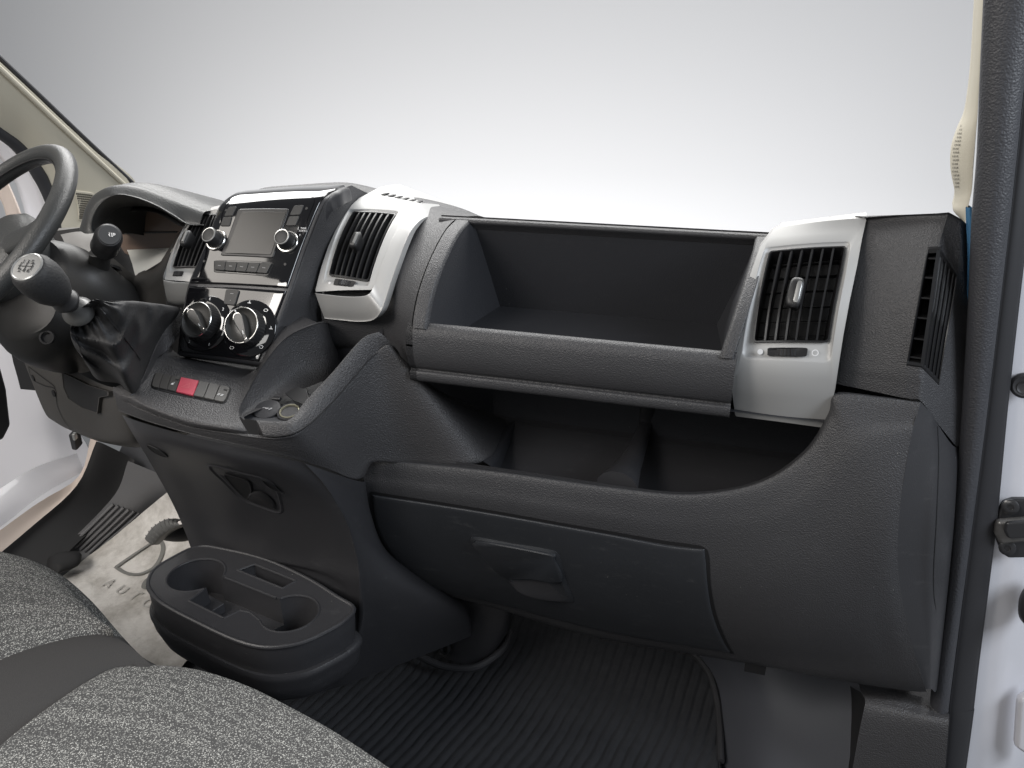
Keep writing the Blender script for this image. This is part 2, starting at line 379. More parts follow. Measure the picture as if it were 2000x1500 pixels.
# passenger bin module
XL, XR, RL, RR = -.4875, -.004, -.465, -.021
def rdx(z): return .031*max(0, min(1, (z-.888)/.13))
def band(X0, X1, name, prof, inner):
    rows = []
    for y, z in prof:
        x0, x1 = (X0, X1) if inner > 0 else (X0+rdx(z), X1+rdx(z))
        rows.append([V3(x0, y+.006, z-.003), V3(x0, y+.0005, z), V3(x0+(x1-x0)*.1, y-.0012, z+.0005), V3(x1-(x1-x0)*.2, y-.001, z), V3(x1-(x1-x0)*.02, y+.001, z-.0005), V3(x1+inner*.002, y+.006, z-.003)])
    return patch(name, rows, M['grain'], dash, 3, 6)
rim = [p for p in PROF[4:9]]+[(-.05, .886)]
band(XL, RL, 'bin_rim', rim, 1)
band(XR, RR, 'bin_rim', rim, -1)
rail = [(.03, .838), (.0, .848), (-.016, .868), (-.024, .884), (-.034, .8905), (-.044, .888), (-.0505, .878), (-.0525, .862), (-.052, .845), (-.049, .830), (-.044, .8185), (-.039, .8165),
        (-.0385, .812), (-.043, .8095), (-.0438, .802), (-.0415, .795), (-.036, .7922), (-.02, .7915), (.12, .80)]
patch('bin_rail', [[V3(x, y, z) for x in (XL, XL+.003, -.3, -.15, XR+.004)] for y, z in rail], M['grain'], dash, 3, 5)
toprail = [(.175, .99), (.158, 1.008), (.150, 1.016), (.152, 1.0215), (.162, 1.0225), (.18, 1.019), (.35, .955), (.6, .86)]
patch('bin_top_edge', [[V3(x, y, z) for x in (-.52, -.3, XR+.034)] for y, z in toprail], M['grain'], dash, 3, 5)
# bin cavity
bl, br = V3(-.43, .215, .853), V3(-.038, .215, .8535)
tl, tr = V3(-.457, .158, 1.012), V3(.014, .158, 1.012)
fl, fr = V3(-.452, -.012, .853), V3(-.012, -.012, .853)
def cavity_side(rx, top, back, front, name):
    A = curve([V3(rx+(rdx(z) if rx > -.2 else 0), y+.004, z-.002) for y, z in rim], 5)
    n = len(A); k = int(n*.45)
    B = [top+(back-top)*(i/k) if i <= k else back+(front-back)*((i-k)/(n-1-k)) for i in range(n)]
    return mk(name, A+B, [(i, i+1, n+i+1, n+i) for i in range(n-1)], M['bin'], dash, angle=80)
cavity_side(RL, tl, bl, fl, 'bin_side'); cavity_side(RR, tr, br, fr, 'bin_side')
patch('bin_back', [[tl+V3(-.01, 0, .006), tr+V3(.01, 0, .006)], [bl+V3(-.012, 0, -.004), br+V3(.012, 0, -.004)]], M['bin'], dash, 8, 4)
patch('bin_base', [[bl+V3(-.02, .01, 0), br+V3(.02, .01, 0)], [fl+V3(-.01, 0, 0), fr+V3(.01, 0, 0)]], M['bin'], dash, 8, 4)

# ---- silver vent bezels
def slats_and_knobs(par, s, O, n, tilt, knob, ks, wheel, deep=.028, cross=6):
    """vertical slats, a black box behind, horizontal vanes, slider knob, thumbwheel"""
    c = s.uvs(O)
    bq = lambda a, b: (c[0]*(1-a)+c[1]*a)*(1-b)+(c[3]*(1-a)+c[2]*a)*b
    fr_ = [s.loop(rq(c, .04), -.0035), s.loop(rq(c, .04), -.001), s.loop(rq(inset(c, .035), .04), -.001), s.loop(rq(inset(c, .04), .04), -deep)]
    loft('vent_frame', fr_, M['slat'], par, False, False, angle=40)
    mk('vent_interior', s.loop([bq(-.05, -.05), bq(1.05, -.05), bq(1.05, 1.05), bq(-.05, 1.05)], -deep), [(0, 1, 2, 3)], M['hole'], par)
    for k in range(n):
        a = .045+(k+.5)/n*.91 if n > 6 else .02+(k+1)/(n+1)*.96
        vs = []; vv = np.linspace(.02, .98, 13)
        for b in vv:
            q = bq(a, b); tdir = s.at(*bq(min(a+.02, 1), b))-s.at(*bq(max(a-.02, 0), b)); tdir /= np.linalg.norm(tdir)
            f_ = s.at(q[0], q[1], -.0018); g_ = s.at(q[0], q[1], -.017)+tdir*tilt
            vs += [f_-tdir*.0013, f_+tdir*.0013, g_+tdir*.0009, g_-tdir*.0009]
        fs = []
        for i in range(len(vv)-1):
            for e in range(4): fs.append((4*i+e, 4*i+(e+1) % 4, 4*i+4+(e+1) % 4, 4*i+4+e))
        mk('slat', vs, fs, M['slat'], par, angle=30)
    for k in range(cross):
        b = (k+.6)/cross
        P = [s.at(*bq(a, b), -.019) for a in np.linspace(.03, .97, 5)]; Q = [s.at(*bq(a, b), -.026) for a in np.linspace(.03, .97, 5)]
        mk('cross_vane', P+Q, [(i, i+1, 6+i, 5+i) for i in range(4)], M['hole2'], par, solid=.001)
    # slider knob
    q = s.uv(*knob); nrm = s.n(*q); p = s.at(q[0], q[1])
    ev = s.at(q[0], min(q[1]+.03, 1))-s.at(q[0], max(q[1]-.03, 0)); ev /= np.linalg.norm(ev); eu = np.cross(ev, nrm)
    w_, h_ = ks
    L = []
    for d, f in ((-.01, .82), (.004, .86), (.008, .95), (.013, .95), (.0155, .82), (.0165, .6)):
        L.append([p+nrm*d+eu*w_/2*f*np.sign(math.cos(t))*abs(math.cos(t))**.55+ev*h_/2*f*np.sign(math.sin(t))*abs(math.sin(t))**.55 for t in np.linspace(0, 2*math.pi, 28, endpoint=False)])
    loft('slider_knob', L, M['knob'], par, True, True, angle=50)
    L = []
    for d, f in ((.0155, 1), (.0178, .95), (.0183, .7)):
        L.append([p+nrm*d-eu*w_*.16+eu*w_*.17*f*np.sign(math.cos(t))*abs(math.cos(t))**.5+ev*h_*.36*f*np.sign(math.sin(t))*abs(math.sin(t))**.4 for t in np.linspace(0, 2*math.pi, 24, endpoint=False)])
    loft('knob_insert', L, M['chrome_soft'], par, False, True, angle=50)
    # thumbwheel: a ribbed drum set in a slot
    cw = s.uvs(wheel)
    mk('wheel_slot', s.loop(rq(cw, .15, 4, 3), .0006), [tuple(range(len(rq(cw, .15, 4, 3))))], M['hole'], par, smooth=False)
    a0, a1 = s.at(*((cw[0]+cw[3])/2)), s.at(*((cw[1]+cw[2])/2)); mid = (cw[0]+cw[1]+cw[2]+cw[3])/4
    nrm = s.n(*mid); ax = a1-a0; ln = np.linalg.norm(ax); ax /= ln; ev = np.cross(nrm, ax)
    hh = np.linalg.norm(s.at(*((cw[0]+cw[1])/2))-s.at(*((cw[3]+cw[2])/2)))*.8
    R_ = ln*.62; cen = (a0+a1)/2-nrm*(R_-.0045)
    L = []; T = np.linspace(-.9, .9, 73)
    lo, hi = [], []
    for i, t in enumerate(T):
        rr_ = R_-(.0009 if (i//3) % 2 else 0)
        pp = cen+rr_*(math.cos(t)*nrm+math.sin(t)*ax); lo.append(pp-ev*hh/2); hi.append(pp+ev*hh/2)
    loft('thumbwheel', [[l-nrm*.004 for l in lo], lo, hi, [h-nrm*.004 for h in hi]], M['knob'], par, closed=False, angle=20)
M['hole2'] = mat('vane_black', (.009, .009, .01), .5)
M['chrome_soft'] = mat('knob_insert_silver', (.45, .45, .44), .3, metal=.7)

def bez_loops(s, C0, Fq, Oq, r0, rF, rO, depth, steps=3):
    """outer outline -> recessed frame -> slat opening, all on surface s (px quads)"""
    c0 = [np.asarray(p, float) for p in C0]; cf = s.uvs(Fq); co = s.uvs(Oq)
    L0 = rq(c0, r0); L1 = rq(cf, rF); L2 = rq(co, rO); out = []
    for k in range(steps+1):
        t = k/steps*.97; out.append(s.loop([a*(1-t)+b*t for a, b in zip(L0, L1)]))
    out.append(s.loop(L1, -.0006)); 
    out.append(s.loop([a*.93+b*.07 for a, b in zip(L1, L2)], -.0022))
    for k in range(1, 4):
        t = .12+.86*k/3; out.append(s.loop([a*(1-t)+b*t for a, b in zip(L1, L2)], -.0022-depth*t))
    out.append(s.loop(L2, -depth-.004)); out.append(s.loop(L2, -depth-.012))
    return out

# centre vent: front facet, lower facet, right flank
XLc, XRc, XEc = -.692, -.580, -.552
lc = [(718, 378), (700, 388), (683, 405), (662, 438), (644, 474), (628, 520), (615, 570)]
rc = [(822, 397), (806, 408), (788, 428), (771, 456), (756, 488), (741, 526), (728, 566)]
Lp = [atx(*p, XLc) for p in lc]; Rp = [atx(*p, XRc) for p in rc]
sC = Surf([[a, (a+b)/2+V3(0, -.004, .002), b] for a, b in zip(Lp, Rp)])
q4 = [(0, 0), (1, 0), (1, 1), (0, 1)]
vc = bez_loops(sC, q4, [(680, 409), (780, 412), (719, 560), (632, 548)], [(690, 411), (774, 416), (719, 548), (641, 537)], [.02, .02, .03, .03], .06, .05, .003)
cv = loft('air_vent', vc, M['silver'], dash, angle=50)
inn_ = [(888, 403), (822, 397), (806, 408), (788, 428), (771, 456), (756, 488), (741, 526), (731, 556), (723, 572), (708, 579), (680, 580), (645, 577), (616, 573)]
out_ = [(896, 419), (850, 421), (826, 427), (806, 447), (794, 470), (780, 506), (764, 552), (752, 590), (743, 611), (728, 625), (700, 628), (665, 625), (634, 622)]
yo_ = [None]*8+[-.022, -.004, .006, .012, .018]; rows = []
for k, (a, b) in enumerate(zip(inn_, out_)):
    pa = atx(*a, XRc) if k < 8 else at(*a, [-.010, -.012, -.010, -.006, Lp[-1][1]-.001][k-8]); pb = atx(*b, XEc) if k < 8 else at(*b, yo_[k])
    rows.append([pa+V3(0, .002, 0), pa, pa*.93+pb*.07+V3(0, -.0008, .0004), pa*.45+pb*.55+V3(.001, -.002, 0), pa*.06+pb*.94, pb, pb+V3(0, .02, -.002)])
patch('vent_flank', rows, M['silver'], cv, 4, 6)
# top of the centre vent runs back to the windscreen
tp = [[atx(718, 378, XLc)+V3(0, 0, 0), atx(822, 397, XRc)], [atx(718, 378, XLc)+V3(0, .06, .005), atx(888, 403, XRc)+V3(0, -.06, .004)], [atx(718, 378, XLc)+V3(0, .14, .0), atx(894, 404, XRc)+V3(0, 0, 0)]]
patch('vent_top', tp, M['silver'], cv, 5, 5)
for k in range(6):
    u = .25+k*.12; a = (tp[0][0]*(1-u)+tp[0][1]*u)*.72+(tp[1][0]*(1-u)+tp[1][1]*u)*.28
    boxo('top_slot', a+V3(0, .0, .0015), (1, .12, 0), (0, 1, 0), (0, 0, 1), (.007, .02, .002), M['hole'], cv, bevel=0)
slats_and_knobs(cv, sC, [(690, 411), (774, 416), (719, 548), (641, 537)], 6, .004, (699, 477), (.016, .034), [(655, 544), (697, 550), (689, 561), (651, 557)])
mk('closed_mark', [sC.px(644, 553, .0006)+.0022*(math.cos(t)*V3(1, 0, 0)+math.sin(t)*V3(0, .3, .95)) for t in np.linspace(0, 6.28, 14)[:-1]], [tuple(range(13))], M['white'], cv)

# passenger vent
YR = [.112, .097, .069, .037, .010, -.006, -.016, -.018, -.010, .004]
lr = [(1517, 445), (1497, 462), (1479, 495), (1463, 545), (1448, 605), (1437, 662), (1429, 715), (1428, 742), (1431, 775), (1436, 813)]
rr = [(1693, 425), (1687, 450), (1680, 485), (1671, 535), (1658, 595), (1648, 650), (1639, 705), (1635, 738), (1627, 780), (1613, 836)]
Lr = [at(*p, y) for p, y in zip(lr, YR)]; Rr = [at(*p, y) for p, y in zip(rr, YR)]
sR = Surf([[a, a*.5+b*.5+V3(0, -.006, .003), b] for a, b in zip(Lr, Rr)])
rv = loft('air_vent', bez_loops(sR, q4, [(1495, 483), (1663, 471), (1622, 706), (1449, 697)], [(1503, 489), (1653, 479), (1619, 669), (1470, 669)], [.05, .03, .03, .02], .07, .04, .004), M['silver'], dash, angle=50)
edge = rq(q4, [.05, .03, .03, .02])
loft('vent_edge', [sR.loop(edge), [p+V3(0, .004, 0) for p in sR.loop([np.array([.5, .5])+(e-.5)*1.004 for e in edge])], [p+V3(0, .03, -.002) for p in sR.loop(edge)]], M['silver'], rv)
tp = [[Lr[0]+V3(.004, 0, .0), Rr[0]], [Lr[0]+V3(.006, .04, .001), Rr[0]+V3(0, .04, .001)], [Lr[0]+V3(.008, .2, -.05), Rr[0]+V3(0, .2, -.05)]]
patch('vent_top', tp, M['silver'], rv, 4, 4)
slats_and_knobs(rv, sR, [(1503, 489), (1653, 479), (1619, 669), (1470, 669)], 6, .002, (1553, 577), (.021, .046), [(1499, 679), (1578, 679), (1575, 697), (1499, 695)])
# open and closed marks beside the thumbwheel
cm = sR.px(1592, 689, .0006); nn = sR.n(*sR.uv(1592, 689)); e1, e2, _ = frame(nn)
lo = [[cm+r*(math.cos(t)*e1+math.sin(t)*e2) for t in np.linspace(0, 2*math.pi, 20, endpoint=False)] for r in (.0033, .0046)]
loft('open_mark', lo, M['white'], rv)
cm = sR.px(1485, 687, .0006); mk('closed_mark', [cm+.004*(math.cos(t)*e1+math.sin(t)*e2) for t in np.linspace(0, 6.28, 16)[:-1]], [tuple(range(15))], M['white'], rv)

# ---- right end of the dash with the side window vent
EP = [[(1690, 422, .20), (1828, 413, .20), (1850, 411, .20), (1872, 420, .21), (1890, 436, .22)],
      [(1691, 426, .11), (1829, 417, .085), (1853, 415, .080), (1876, 428, .095), (1892, 442, .12)],
      [(1689, 434, .102), (1827, 426, .076), (1850, 424, .072), (1876, 440, .088), (1892, 456, .115)],
      [(1680, 485, .075), (1812, 482, .05), (1834, 481, .046), (1870, 536, .066), (1888, 560, .10)],
      [(1662, 600, .035), (1791, 598, .012), (1817, 600, .008), (1852, 645, .03), (1885, 665, .07)],
      [(1642, 712, .012), (1770, 714, -.008), (1800, 718, -.012), (1834, 753, .012), (1878, 770, .05)],
      [(1637, 740, .008), (1767, 752, -.012), (1798, 757, -.016), (1832, 796, .008), (1873, 820, .045)],
      [(1633, 760, .006), (1765, 777, -.014), (1797, 782, -.018), (1831, 827, .006), (1868, 872, .04)]]
EP = [[at(*p) for p in r] for r in EP]
for k in range(5): EP[0][k] = EP[0][k]+V3(0, 0, -.012)
for r in EP[2:]: r[0] = r[0]+V3(-.02, .03, 0)
def endpanel():
    ku, kv = 5, 6; nc, nr = 5, len(EP)
    def bend(r):                       # rounded corner at column 2
        P = []
        for seg in range(4):
            for i in range(ku):
                t = i/ku; P.append(r[seg]*(1-t)+r[seg+1]*t)
        P.append(r[4]); P = np.array(P); Q = P.copy()
        k = 2*ku; e = .12
        P[k] = Q[k]*(1-2*e*.5)+ (Q[k-1]+Q[k+1])*e*.5
        return P
    R1 = np.array([bend(r) for r in EP]); G = np.array([curve(R1[:, j], kv) for j in range(R1.shape[1])]).transpose(1, 0, 2)
    F_ = []; N_ = G.shape[1]
    for i in range(G.shape[0]-1):
        for j in range(N_-1):
            if 3*kv <= i < 5*kv and ku <= j < 3*ku: continue
            a = i*N_+j; F_.append((a, a+1, a+1+N_, a+N_))
    o = mk('dash_end_panel', G.reshape(-1, 3), F_, M['grain'], dash, angle=50)
    V = G[3*kv:5*kv+1]; A = V[:, ku]; B = V[:, 2*ku]; D = V[:, 3*ku]
    # wells of the side vent
    back = V3(.03, .05, -.004)
    rim_ = list(A)+list(V[-1, ku+1:3*ku+1])+list(D[::-1])+list(V[0, ku:3*ku][::-1])
    cen = np.mean(rim_, axis=0); rim_ = np.array(rim_)
    sv = loft('side_vent', [rim_+V3(0, .002, 0), rim_+(cen-rim_)*.05+V3(.012, .045, 0)], M['hole'], dash, False, True)
    loft('vent_frame', [rim_, rim_+(cen-rim_)*.03+V3(0, -.002, .0005), rim_+(cen-rim_)*.09+V3(0, -.001, 0), rim_+(cen-rim_)*.1+V3(.01, .03, 0)], M['slat'], sv, angle=40)
    def bar(name, p, q, wd, dp=V3(.008, .016, 0)):
        d_ = (q-p)/np.linalg.norm(q-p); s_ = np.cross(d_, V3(0, -1, .1)); s_ /= np.linalg.norm(s_); s_ *= wd/2
        mk(name, [p-s_, p+s_, q+s_, q-s_, p-s_+dp, p+s_+dp, q+s_+dp, q-s_+dp], [(0, 1, 2, 3), (4, 5, 6, 7), (0, 1, 5, 4), (1, 2, 6, 5), (2, 3, 7, 6), (3, 0, 4, 7)], M['slat'], sv, smooth=False)
    for i in range(len(B)-1):
        if i % 2 == 0: bar('corner_post', B[i], B[min(i+2, len(B)-1)], .004)
    for k in range(6):
        i = (k+.75)/6.3*(len(A)-1); a = lin(A, i/(len(A)-1)); b = lin(B, i/(len(A)-1)); dd = V3(.004, .004, 0); bar('slat', a+dd, b+dd, .0022)
        c = lin(D, i/(len(A)-1)); dd = V3(.006, .012, 0); bar('cross_vane', b+dd, c+dd, .0014)
    for k in range(1, 5):
        t = k/5
        for i0 in range(0, len(B)-1, 3):
            i1 = min(i0+3, len(B)-1); bar('slat', B[i0]*(1-t)+D[i0]*t, B[i1]*(1-t)+D[i1]*t, .0018)
endpanel()
patch('end_panel_return', [EP[-1], [p+V3(0, .006, -.002) for p in EP[-1]], [p+V3(0, .05, -.01) for p in EP[-1]]], M['gap'], dash, 5, 3)
patch('dash_end_return', [[r[4], r[4]+V3(.02, .03, 0), r[4]+V3(.05, .14, 0)] for r in EP], M['grain'], dash, 3, 5)

# ---- lower dash with the lip of the open shelf
LO = [[(712, 893), (950, 917), (1200, 951), (1350, 964), (1480, 942), (1570, 884), (1618, 812), (1632, 770), (1720, 776), (1797, 786)],
      [(709, 899), (948, 923), (1198, 957.5), (1349, 970.5), (1482, 949), (1574, 891), (1623, 819), (1638, 779), (1721, 783), (1796, 793)],
      [(708, 925), (942, 952), (1190, 990), (1345, 1006), (1488, 990), (1584, 932), (1636, 862), (1664, 832), (1728, 826), (1788, 824)],
      [(716, 958), (940, 989), (1185, 1028), (1340, 1050), (1490, 1042), (1592, 988), (1652, 925), (1690, 884), (1737, 866), (1779, 856)],
      [(730, 1030), (930, 1062), (1172, 1110), (1332, 1140), (1500, 1150), (1602, 1120), (1664, 1068), (1702, 1034), (1733, 1012), (1757, 1000)],
      [(780, 1105), (930, 1128), (1162, 1180), (1330, 1212), (1502, 1235), (1612, 1222), (1674, 1192), (1708, 1166), (1735, 1142), (1755, 1120)],
      [(850, 1152), (955, 1172), (1160, 1226), (1330, 1258), (1502, 1284), (1625, 1290), (1692, 1280), (1725, 1270), (1755, 1255), (1777, 1240)],
      [(885, 1166), (965, 1188), (1162, 1244), (1332, 1274), (1502, 1303), (1640, 1328), (1710, 1338), (1745, 1342), (1780, 1346), (1808, 1346)],
      [(905, 1158), (975, 1178), (1165, 1234), (1334, 1266), (1502, 1296), (1640, 1320), (1710, 1330), (1745, 1334), (1780, 1338), (1806, 1338)]]
LY = [[-.030]*4+[-.028, -.020, -.012, -.009, -.012, -.018],
      [-.040]*4+[-.038, -.030, -.022, -.018, -.019, -.022],
      [-.045]*4+[-.046, -.041, -.035, -.031, -.029, -.028],
      [-.046]*4+[-.052, -.051, -.048, -.044, -.040, -.036],
      [-.022, -.026, -.03, -.038, -.056, -.062, -.062, -.062, -.06, -.056],
      [.018, .012, .006, -.006, -.038, -.052, -.058, -.06, -.06, -.056],
      [.075, .068, .06, .04, -.002, -.02, -.032, -.036, -.04, -.04],
      [.11, .105, .10, .08, .03, .01, .0, -.004, -.008, -.01],
      [.20, .20, .2, .17, .12, .1, .09, .09, .08, .08]]
LOW = [[at(p[0], p[1], y) for p, y in zip(r, ys)] for r, ys in zip(LO, LY)]
inner = [p+V3(0, .016, -.012) for p in LOW[0]]; inner2 = [p+V3(0, .014, -.075) for p in LOW[0]]
sL = Surf(LOW)
patch('lower_dash_panel', [inner2, inner]+LOW, M['grain'], dash, 6, 6)
# end face beside the door, below the side vent
EF = [[(1797, 784, -.018), (1820, 808, -.004), (1831, 828, .006), (1868, 874, .04)], [(1779, 856, -.036), (1815, 880, -.02), (1833, 900, -.01), (1868, 920, .03)], [(1757, 1000, -.056), (1800, 1005, -.04), (1829, 1010, -.03), (1860, 1030, .02)],
      [(1755, 1120, -.056), (1795, 1125, -.04), (1823, 1130, -.03), (1850, 1140, .02)], [(1777, 1240, -.04), (1805, 1240, -.03), (1822, 1240, -.02), (1840, 1240, .02)], [(1808, 1346, -.01), (1815, 1346, -.008), (1820, 1346, 0), (1830, 1346, .03)]]
patch('dash_end_face', [[at(*p) for p in r]+[at(*r[-1])+V3(.03, .1, 0)] for r in EF], M['smooth'], dash, 5, 6)
sE = Surf([[at(*p) for p in r] for r in EF])
ribbon('end_cap_seam', sE, [(1831, 832), (1833, 900), (1829, 1010), (1823, 1130), (1826, 1180), (1833, 1225)], .0015, .0006, M['gap'], dash)
ribbon('panel_seam', Surf([LOW[0], LOW[1]]), [(1636, 768), (1720, 778), (1796, 787)], .003, .0008, M['gap'], dash)
# left end cap of the lower panel
capL = [np.array(r[0]) for r in LOW[:8]]
patch('lower_panel_end', [[p, p+V3(-.006, .004, 0), p+V3(-.01, .03, -.004), p+V3(-.01, .12, -.01)] for p in capL], M['smooth'], dash, 3, 5)

# glovebox
gb = gplate('glovebox_door', sL, [(728, 966), (731, 1000), (742, 1040), (775, 1092), (835, 1139), (884, 1159)],
            [(1376, 1072), (1379, 1100), (1382, 1140), (1390, 1190), (1404, 1232), (1426, 1272)], .0035, M['glove'], dash, nu=26, kv=5, t=.007)
gb['label'] = 'matt black scuffed glovebox door with a scooped handle'
G1 = [(724, 962), (900, 989), (1100, 1024), (1300, 1059), (1352, 1066), (1374, 1072), (1381, 1088), (1384, 1140), (1393, 1190), (1408, 1234), (1430, 1276)]
ribbon('door_gap', sL, G1, .0065, .0009, M['gap'], gb)
ribbon('door_gap', sL, [(724, 962), (727, 1000), (738, 1042), (772, 1096), (832, 1143), (882, 1164)], .0055, .0009, M['gap'], gb)
# handle: recessed scoop with a bright lower ledge
def on(px, off): return sL.px(*px, off)
HO = [(922, 1046), (1000, 1058), (1074, 1070), (1092, 1080), (1099, 1100), (1108, 1135), (1121, 1172), (1075, 1166), (1030, 1152), (995, 1135), (965, 1108), (938, 1078)]
HI = [(930, 1050), (1000, 1061), (1070, 1073), (1084, 1082), (1090, 1102), (1100, 1134), (1109, 1164), (1072, 1158), (1034, 1146), (1003, 1130), (974, 1105), (946, 1078)]
def smoothloop(P, k=4): P = [np.array(p, float) for p in P]; Q = P[-1:]+P+P[:2]; return [cr(Q, (1+i/k)/(len(Q)-1)) for i in range(k*len(P))]
ho = [on(p, .0042) for p in smoothloop(HO)]; hi_ = [on(p, .0068) for p in smoothloop(HI)]; 
loft('door_handle', [[on(p, .002) for p in smoothloop(HO)], ho, hi_, [on(tuple(np.array(p)*.97+np.array((1020, 1104))*.03), .0055) for p in smoothloop(HI)]], M['glove'], gb, False, True, angle=40)
pull = [(932, 1051), (1072, 1074), (1086, 1086), (1099, 1128), (1040, 1122), (985, 1119), (955, 1090)]
loft('handle_flap', [[on(p, .004) for p in smoothloop(pull)], [on(p, .0095) for p in smoothloop(pull)], [on(tuple(np.array(p)*.96+np.array((1025, 1095))*.04), .011) for p in smoothloop(pull)]], M['glove'], gb, False, True, angle=40)
sc_t = [(978, 1119), (1000, 1121), (1040, 1124), (1075, 1128), (1101, 1132)]; sc_b = [(1000, 1136), (1018, 1145), (1050, 1156), (1085, 1164), (1114, 1170)]
mu_ = (.3, 1, 1, .7, .15); lp_ = lambda a, b, t: tuple(np.array(a)*(1-t)+np.array(b)*t)
patch('handle_scoop', [[on(lp_(a, b, t), .002+h*m_) for a, b, m_ in zip(sc_t, sc_b, mu_)] for t, h in ((0, 0), (.4, .004), (.8, .009), (1, .011), (1.08, .009), (1.25, 0))], M['smooth'], gb, 5, 5)

# ---- open shelf between bin and lower panel
zb = .632
Bk = [atz(960, 818, zb), atz(990, 820, zb), atz(1240, 847, zb), atz(1285, 844, zb), atz(1595, 866, zb), V3(.24, .23, zb)]
Bk = [V3(p[0], .205, p[2]-.0) for p in Bk]
Fk = [V3(x, -.008, .585) for x in (-.47, -.43, -.17, -.13, .13, .21)]
sec = lambda i: [Bk[i]+V3(0, .004, .001), Bk[i]+V3(0, -.003, .0), Bk[i]+V3(0, -.01, -.001), Bk[i]+V3(0, -.03, -.004), Bk[i]*.5+Fk[i]*.5+V3(0, 0, -.004), Fk[i]+V3(0, .02, -.001), Fk[i], Fk[i]+V3(0, -.008, .01), Fk[i]+V3(0, -.012, .06)]
S_ = [sec(i) for i in range(6)]
patch('shelf', [[S_[i][k] for i in range(6)] for k in range(9)], M['smooth'], dash, 4, 5)
patch('shelf_back', [[Bk[i]+V3(0, -.035, .165) for i in range(6)], [Bk[i]+V3(0, .003, -.002) for i in range(6)]], M['bin'], dash, 3, 4)  # leans forward, in darker plastic, so the wall looks shaded
rib = [at(1268, 772, .17), at(1262, 815, .205), at(1258, 836, .19), at(1243, 880, .11), at(1225, 915, .05), at(1205, 950, -.01)]
tube('shelf_divider', rib, [.014, .013, .012, .016, .023, .034], M['smooth'], dash, n=16, flat=.8)
patch('shelf_end', [[at(1620, 700, .1), at(1600, 835, .21)], [at(1660, 880, .03), at(1600, 868, .2)], [at(1560, 940, -.01), at(1560, 930, .05)]], M['bin'], dash, 4, 4)
patch('shelf_top', [[V3(x, -.01, .7900), V3(x, .32, .798)] for x in (-.58, -.2, .27)], M['bin'], dash, 3, 3)
# ---- raised pod on top of the dash centre
pod = [(498, 378), (520, 367), (590, 361), (652, 357), (690, 358), (740, 369), (800, 382), (860, 395), (905, 408), (936, 421)]
pr = [[at(x, y+14, .26)+V3(0, 0, -.01), at(x, y+4, .30), at(x, y, .34), at(x, y-.5, .37)+V3(0, 0, -.004), at(x, y, .37)+V3(0, .1, -.05)] for x, y in pod]
patch('dash_top_pod', pr, M['grain'], dash, 4, 4)
# unseen covers added to keep light out of the hollow behind the panels
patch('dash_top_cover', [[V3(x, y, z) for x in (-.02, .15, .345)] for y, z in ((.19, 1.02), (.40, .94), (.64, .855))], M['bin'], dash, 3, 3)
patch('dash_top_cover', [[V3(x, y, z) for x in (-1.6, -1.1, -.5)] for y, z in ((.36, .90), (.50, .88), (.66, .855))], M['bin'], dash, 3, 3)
patch('dash_end_closure', [[V3(.352, .10, z), V3(.352, .68, min(z, .86))] for z in (.25, .6, 1.01)], M['bin'], dash, 3, 3)
# ------------------------------------------------------------------ centre stack
PR = [((482, 373), (676, 361), .17), ((468, 376), (664, 365), .135), ((457, 380), (656, 370), .105), ((440, 392), (640, 379), .082), ((427, 410), (624, 398), .058), ((407, 468), (593, 473), .02), ((388, 513), (576, 520), -.005), ((370, 558), (560, 567), -.03), ((358, 622), (533, 640), -.062), ((350, 688), (505, 708), -.092)]
sP = Surf([[at(*a, y), (at(*a, y)+at(*b, y))/2+V3(0, -.003, .002), at(*b, y)] for a, b, y in PR])
fr = gplate('centre_stack_frame', sP, [(472, 372), (447, 380), (420, 410), (399, 470), (362, 560), (350, 622), (342, 692)], [(684, 362), (662, 371), (632, 398), (601, 473), (568, 567), (541, 640), (512, 716)], -.002, M['smooth'], dash, nu=10, kv=6, t=.025, e=.02)
se = [((686, 361, .17), (722, 377)), ((668, 368, .13), (706, 385)), ((652, 377, .092), (692, 397)), ((634, 398, .056), (668, 430)), ((603, 473, .018), (646, 474)), ((586, 520, -.006), (630, 520)), ((570, 567, -.03), (616, 572)), ((543, 640, -.06), (632, 622))]
rows = []
for a, b in se:
    pa = at(*a)+V3(-.002, .003, -.001); pb = atx(*b, -.692)+V3(-.003, .022, -.007); mid_ = (pa+pb)/2
    rows.append([pa+V3(-.003, .02, -.01), pa, pa*.8+pb*.2+V3(0, .002, -.001), mid_+V3(0, .008, -.004), pa*.2+pb*.8+V3(0, .004, -.002), pb, pb+V3(.012, .03, -.012)])
patch('stack_shoulder', rows, M['grain'], dash, 4, 6)
radio = gplate('radio_panel', sP, [(480, 373.5), (457, 380), (440, 392), (427, 410), (407, 468), (388, 513), (371, 553)], [(674, 362), (656, 370), (640, 379), (624, 398), (593, 473), (576, 520), (561, 563)], .0015, M['piano'], dash, nu=12, kv=6, t=.008, e=.012)
radio['label'] = 'gloss black radio panel with grey touchscreen and two round knobs'
clim = gplate('climate_panel', sP, [(369, 558), (358, 622), (351, 687)], [(559, 568), (532, 640), (505, 706)], .0015, M['piano'], dash, nu=12, kv=10, t=.008, e=.015)
clim['label'] = 'gloss black heater panel with two large ringed knobs'
